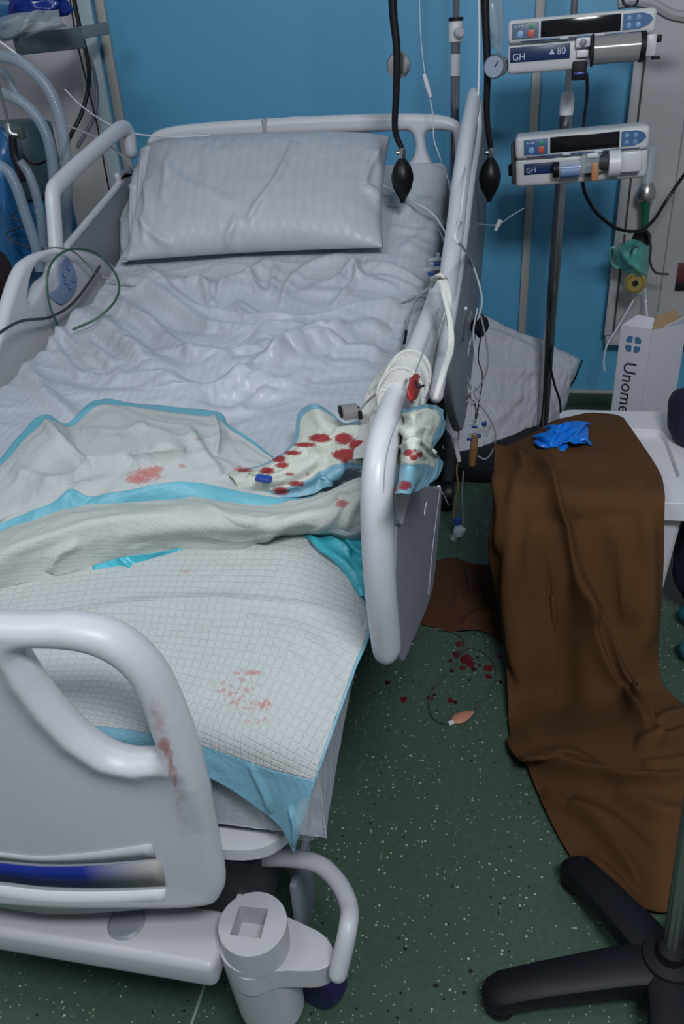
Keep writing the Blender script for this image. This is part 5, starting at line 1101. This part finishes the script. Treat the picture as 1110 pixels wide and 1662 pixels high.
# oxygen flow meter with green mask
YF = 3.06
fm_ = empty('oxygen_flowmeter', at(1052, 330, y=YF), 'clear oxygen flow meter with green fittings on the white cabinet', 'flow meter')
a_, b_ = at(1050, 300, y=YF), at(1058, 237, y=YF)
MB().tube([a_, b_], .017, n=18, sm=1).build('measuring_tube', clearp, fm_); MB().tube([a_, b_], .006, n=12, sm=1).build('inner_tube', tubew, fm_)
c = at(1049, 312, y=YF); MB().lathe([(.02, -.03), (.03, -.02), (.032, 0), (.024, .02), (.018, .03)], c, n=24).build('metal_body', steel, fm_)
MB().tube([c - [0, 0, .02], at(1047, 350, y=YF), at(1045, 380, y=YF)], [.018, .014, .012], n=16, sm=3).build('green_connector', greenv, fm_)
c = at(1041, 388, y=YF - .03); MB().lathe([(.016, 0), (.03, .004), (.032, .014), (.022, .02), (.012, .014)], c, axis=(-.1, -1, .2), n=28).build('black_knob', black_pl, fm_)
mk_ = empty('breathing_mask', at(1030, 420, y=YF - .05), 'translucent green breathing mask with yellow valve hanging below the flow meter', 'mask')
rM = [[(1010, 395, y, 3.0), (1025, 388, y, 2.97), (1040, 392, y, 2.96), (1053, 400, y, 3.0)], [(995, 410, y, 3.0), (1018, 412, y, 2.94), (1038, 412, y, 2.93), (1055, 420, y, 3.0)], [(1002, 430, y, 3.0), (1020, 432, y, 2.95), (1036, 432, y, 2.93), (1052, 440, y, 2.99)], [(1018, 446, y, 3.0), (1026, 448, y, 2.96), (1036, 450, y, 2.95), (1048, 460, y, 2.99)]]
grid_obj('mask_shell', fold(net(rM, 10, 10), [([(1005, 405), (1030, 430), (1045, 450)], 4, .012, 'r'), ([(1035, 392), (1025, 430)], 4, .01, 'r')]), mask_g, mk_, thick=.003)
MB().tube(pts([(1000, 400, y, 3.0), (990, 405, y, 3.0), (992, 425, y, 3.0), (1003, 435, y, 3.0), (1012, 425, y, 2.98), (1003, 405, y, 3.0)]), .005, n=10).build('mask_cushion', mask_g, mk_)
c = at(1031, 459, y=2.95); MB().lathe([(.018, -.01), (.034, -.006), (.036, .002), (.028, .008), (.024, .002), (.011, .002), (.010, .008)], c, axis=(-.15, -1, .1), n=30).build('yellow_valve', mat('olive_yellow', (.30, .23, .06), .4), mk_)
MB().lathe([(.001, 0), (.0095, 0), (.0095, .002), (.001, .002)], c + [-.001, -.008, .001], axis=(-.15, -1, .1), n=20).build('valve_core', black_pl, mk_)
MB().tube(pts([(1022, 420, y, 2.93), (1026, 405, y, 2.93), (1035, 400, y, 2.93), (1032, 412, y, 2.93)]), .003, n=8).build('mask_strap', tubed, mk_)
line([(1052, 378, y, 2.98), (1056, 400, y, 2.98), (1055, 425, y, 2.98), (1064, 442, y, 2.98), (1085, 445, y, 2.98)], .004, tubed, 'dark tube curving right beside the green mask')
line([(1040, 376, y, 3.0), (1012, 380, y, 3.0), (999, 395, y, 3.0), (998, 415, y, 3.0), (1000, 425, y, 3.0)], .003, mat('pale_green_tube', (.2, .36, .34), .4), 'pale green tube looping left of the mask')
line([(1038, 470, y, 3.02), (1015, 510, y, 3.0), (1000, 535, y, 2.98), (985, 560, y, 2.95), (980, 585, y, 2.95), (981, 602, y, 2.95)], .0035, tubew, 'pale tube hanging from the green mask past the cabinet corner')
line([(1047, 468, y, 3.05), (1048, 490, y, 3.05), (1050, 515, y, 3.0)], .004, tubew, 'short pale tube dropping from the mask into the carton')
line([(945, 290, y, 2.62), (950, 315, y, 2.66), (968, 345, y, 2.7), (1000, 370, y, 2.75), (1035, 375, y, 2.8), (1060, 358, y, 2.85), (1085, 320, y, 2.9), (1125, 262, y, 2.9)], .0055, black_rub, 'thick black cable sagging from the lower pump to the right edge', 'cable', name='cable')
line([(952, 120, y, 2.66), (953, 150, y, 2.7), (949, 185, y, 2.72), (946, 215, y, 2.72)], .0045, black_rub, 'black cable hanging between the two syringe pumps', 'cable', name='cable')
line([(896, 555, y, 2.79), (893, 590, y, 2.77), (900, 625, y, 2.77), (909, 655, y, 2.77), (910, 700, y, 2.75)], .004, black_rub, 'black cable winding down the foot of the infusion stand', 'cable', name='cable')
line([(945, 585, y, 3.0), (930, 620, y, 3.0), (915, 640, y, 3.0), (900, 665, y, 2.98)], .003, black_rub, 'thin black cord along the corner of the leaning white pillow', 'cord', name='cord')
line([(738, 360, x, -.09), (765, 362, y, 2.4), (805, 365, y, 2.5), (830, 350, y, 2.5), (850, 338, y, 2.55)], .0012, tubew, 'very thin clear line spanning from the rail to the pump stand')
a_, b_ = at(812, 357, y=2.5), at(804, 374, y=2.5); tag(MB().tube([a_, b_], [.008, .005], n=8, sm=1).build('line_clamp', white_pl), 'tiny white clamp on the thin clear line left of the pump stand', 'clamp')
sg = empty('wall_notice', at(1110, 450, y=3.1), 'dark red and black square notice at the right edge', 'notice')
c = at(1122, 449, y=3.112); MB().box(c, (.10, .008, .098), bev=.001).build('red_board', mat('dark_red_print', (.10, .015, .02), .5), sg)
MB().box(c + [0, -.003, -.032], (.098, .006, .03), bev=.001).build('black_band', black_pl, sg)
MB().lathe([(.001, 0), (.024, 0), (.024, .002), (.001, .002)], c + [-.002, -.005, .012], axis=(0, -1, 0), n=26).build('white_disc', white_pl, sg)
line([(1003, 6, y, 2.8), (1030, 2, y, 2.8), (1060, 8, y, 2.8), (1090, 24, y, 2.8), (1130, 30, y, 2.8)], .015, mat('pale_hose', (.34, .34, .35), .5), 'thick pale grey hose in the top right corner above the pump', 'hose', name='hose')
line([(1008, -20, y, 2.7), (1012, 5, y, 2.68), (1024, 10, y, 2.68), (1034, 4, y, 2.68), (1036, -20, y, 2.7)], .0035, black_rub, 'black cable loop hanging behind the upper pump', 'cable', name='cable')
# ------------------------------------------------------------------ ventilator corner on the left
xr_ = at(152, 60, y=3.12)[0]
lw = empty('wall_cabinet', (xr_ - .6, 3.15, .3), 'white wall-mounted panel behind the ventilator hoses at the left', 'cabinet')
MB().box((xr_ - .62, 3.15, 1.35), (1.2, .05, 2.1), bev=.008).build('cabinet_body', pnl, lw)
MB().box((xr_ - .012, 3.12, 1.35), (.05, .02, 2.1), bev=.006).build('edge_profile', mat('pale_blue_edge', (.4, .5, .55), .4), lw)
greym = mat('grey_bracket_paint', (.19, .22, .24), .45)
br = empty('equipment_bracket', at(110, 60, y=2.75), 'grey steel bracket arm on the wall above the ventilator hoses', 'bracket')
a_ = at(35, 75, y=2.6); b_ = at(170, 48, y=2.95); 
def barbox(a, b, h, w_, m, name, par): 
    d = b - a; L_ = np.linalg.norm(d); d /= L_; R_ = Vector((1, 0, 0)).rotation_difference(Vector(d)).to_matrix(); return MB().box((a + b) / 2, (L_, w_, h), R_, .003).build(name, m, par)
barbox(at(60, 66, y=2.72), at(172, 46, y=3.0), .036, .03, greym, 'arm', br); barbox(at(28, 72, y=2.62), at(130, 62, y=2.8), .058, .05, mat('dark_grey_paint', (.11, .135, .15), .5), 'housing', br)
MB().lathe([(.001, 0), (.007, 0), (.007, .003), (.001, .003)], at(108, 52, y=2.79), axis=(0, -1, 0), n=14).build('bolt', black_pl, br)
def corr(P, r, lab, m=hosep):
    P = catmull(np.array(pts(P)), 30); d = np.concatenate([[0], np.cumsum(np.linalg.norm(np.diff(P, axis=0), axis=1))]); q = np.arange(0, d[-1], .0022)
    Q = np.column_stack([np.interp(q, d, P[:, k]) for k in range(3)]); R = r * (1 + .022 * np.sin(q / .0075 * 2 * math.pi))
    return tag(MB().tube(Q, R, n=16, sm=1).build('breathing_hose', m), lab, 'breathing hose', 'ventilator hoses at the left wall')
corr([(-60, 95, y, 2.3), (10, 92, y, 2.3), (50, 112, y, 2.3), (82, 150, y, 2.3), (100, 205, y, 2.3), (106, 260, y, 2.3), (108, 330, y, 2.3), (106, 410, y, 2.28), (100, 480, y, 2.25)], .017, 'outermost clear corrugated ventilator hose arching at the left wall')
corr([(-60, 140, y, 2.25), (15, 155, y, 2.25), (52, 180, y, 2.25), (76, 220, y, 2.25), (86, 270, y, 2.25), (90, 340, y, 2.25), (88, 420, y, 2.22), (84, 490, y, 2.2)], .016, 'second clear ventilator hose, arching just inside the outermost one')
corr([(-40, 262, y, 2.1), (5, 272, y, 2.1), (25, 300, y, 2.1), (42, 350, y, 2.1), (58, 400, y, 2.1), (66, 440, y, 2.1)], .015, 'clear ventilator hose slanting down to the control rail, the lower left one')
corr([(32, 262, y, 2.2), (50, 290, y, 2.2), (64, 340, y, 2.2), (72, 400, y, 2.2)], .013, 'clear ventilator hose slanting down between the arching hoses and the rail')
corr([(-40, 118, y, 2.4), (0, 116, y, 2.4), (20, 140, y, 2.4), (34, 170, y, 2.4)], .012, 'short clear ventilator hose inside the arch at the left edge')
line([(-30, 55, y, 2.3), (0, 68, y, 2.3), (36, 96, y, 2.3), (70, 130, y, 2.35), (105, 200, y, 2.45)], .003, tubew, 'thin white tube slanting over the ventilator hoses')
vb = empty('ventilator', (-1.75, 2.55, 0), 'dark blue ventilator housing behind the hoses at the left edge', 'ventilator')
p0, p1 = at(-120, 330, y=2.5), at(62, 330, y=2.5)
MB().box(((p0[0] + p1[0]) / 2, 2.62, .62), (p1[0] - p0[0], .24, .62), bev=.03, seg=4).build('housing', ventb, vb)
MB().box(((p0[0] + p1[0]) / 2, 2.64, 1.05), (p1[0] - p0[0] - .03, .2, .24), bev=.03, seg=4).build('upper_housing', mat('teal_grey', (.07, .11, .125), .5), vb)
MB().box(((p0[0] + p1[0]) / 2, 2.62, .17), (.3, .3, .3), bev=.03, seg=3).build('trolley_foot', dark_gap, vb)
G = net([[(-30, 210, y, 2.44), (0, 205, y, 2.42), (20, 225, y, 2.42)], [(-30, 300, y, 2.42), (5, 300, y, 2.38), (30, 320, y, 2.42)], [(-30, 380, y, 2.42), (15, 380, y, 2.38), (45, 380, y, 2.42)], [(-30, 440, y, 2.42), (20, 440, y, 2.4), (55, 435, y, 2.42)]], 10, 10)
tag(grid_obj('reservoir_bag', fold(G, [([(0, 250), (10, 330), (30, 420)], 5, .02, 'r'), ([(-10, 300), (20, 360), (50, 400)], 5, .015, 'r')]), mat('blue_bag_film', (.02, .12, .30), .25, bump=.4, bscale=20), thick=.004), 'blue shiny breathing bag hanging at the left edge beneath the hoses', 'breathing bag')
line([(40, 335, y, 2.33), (18, 352, y, 2.33), (42, 362, y, 2.33), (10, 380, y, 2.33), (30, 395, y, 2.33), (48, 402, y, 2.33)], .0025, tubed, 'dark coiled lead in front of the blue breathing bag', 'cable', name='cable')
rod = empty('support_hook', at(15, 210, y=2.2), 'bright metal rod and clamp holding the ventilator hoses at the left edge', 'hook')
MB().tube([at(-8, 120, y=2.2), at(2, 155, y=2.2), at(13, 198, y=2.2)], .0045, n=10, sm=2).build('rod', chrome, rod)
MB().tube([at(13, 200, y=2.2), at(17, 216, y=2.2), at(30, 220, y=2.2)], [.008, .011, .006], n=12).build('fork', steel, rod); MB().box(at(35, 216, y=2.21), (.014, .02, .03), bev=.003).build('clamp_block', mat('dark_olive', (.05, .065, .055), .5), rod)
MB().tube(pts([(20, 218, y, 2.2), (23, 250, y, 2.2), (34, 275, y, 2.2), (38, 295, y, 2.2)]), [.010, .012, .014, .008], n=12).build('dark_holder', black_pl, rod)
line([(35, 250, y, 2.25), (48, 264, y, 2.25), (62, 266, y, 2.25), (80, 258, y, 2.25)], .0035, black_rub, 'short black cord curving behind the metal clamp', 'cord', name='cord')
line([(114, -40, y, 2.9), (124, 20, y, 2.9), (136, 70, y, 2.9), (144, 110, y, 2.9), (143, 145, y, 2.9), (132, 185, y, 2.88), (112, 226, y, 2.85), (100, 260, y, 2.85)], .0075, black_rub, 'thick black cable curving down in front of the left wall panel', 'cable', name='cable')
line([(108, -40, y, 2.95), (120, 40, y, 2.95), (130, 90, y, 2.95), (145, 150, y, 2.92), (158, 205, y, 2.85), (168, 260, y, 2.8), (177, 308, y, 2.75)], .003, black_rub, 'thin black cable running straight down beside the thick one', 'cable', name='cable')
line([(126, 40, y, 2.98), (138, 75, y, 2.98), (152, 115, y, 2.98), (157, 150, y, 2.98), (152, 190, y, 2.95), (125, 240, y, 2.9)], .007, mat('grey_cable', (.12, .13, .15), .5), 'grey cable curving alongside the thick black cable', 'cable', name='cable')
G = net([[(-20, 35, y, 2.5), (20, 22, y, 2.45), (60, 18, y, 2.45), (95, 15, y, 2.5)], [(-20, 55, y, 2.45), (20, 42, y, 2.40), (65, 36, y, 2.42), (100, 34, y, 2.5)], [(-20, 78, y, 2.5), (25, 62, y, 2.45), (65, 52, y, 2.46), (110, 44, y, 2.55)]], 10, 10)
tag(grid_obj('plastic_wrap', fold(G, [([(0, 60), (40, 40), (70, 20)], 4, .02, 'r'), ([(30, 60), (70, 40), (100, 38)], 3, .015, 'r'), ([(0, 45), (50, 28)], 3, .015, 'r')]), filmgrey, thick=.002), 'crumpled clear plastic film lying on the grey bracket', 'film')
bl = blob('blue_bag', at(60, 5, y=2.52), (.085, .05, .045), bagblue, 'glossy dark blue plastic bag bunched above the grey bracket', 'bag', 9, .5)
blob('blue_cover', at(-10, 5, y=2.6), (.10, .06, .09), ventb, 'muted blue cover at the top left corner', 'cover', 12, .25)
blob('dark_cushion', at(-12, 445, y=1.9), (.045, .06, .07), mat('dark_maroon', (.02, .008, .012), .8), 'dark maroon cushion edge at the left edge outside the left side rail', 'cushion', 5, .1)
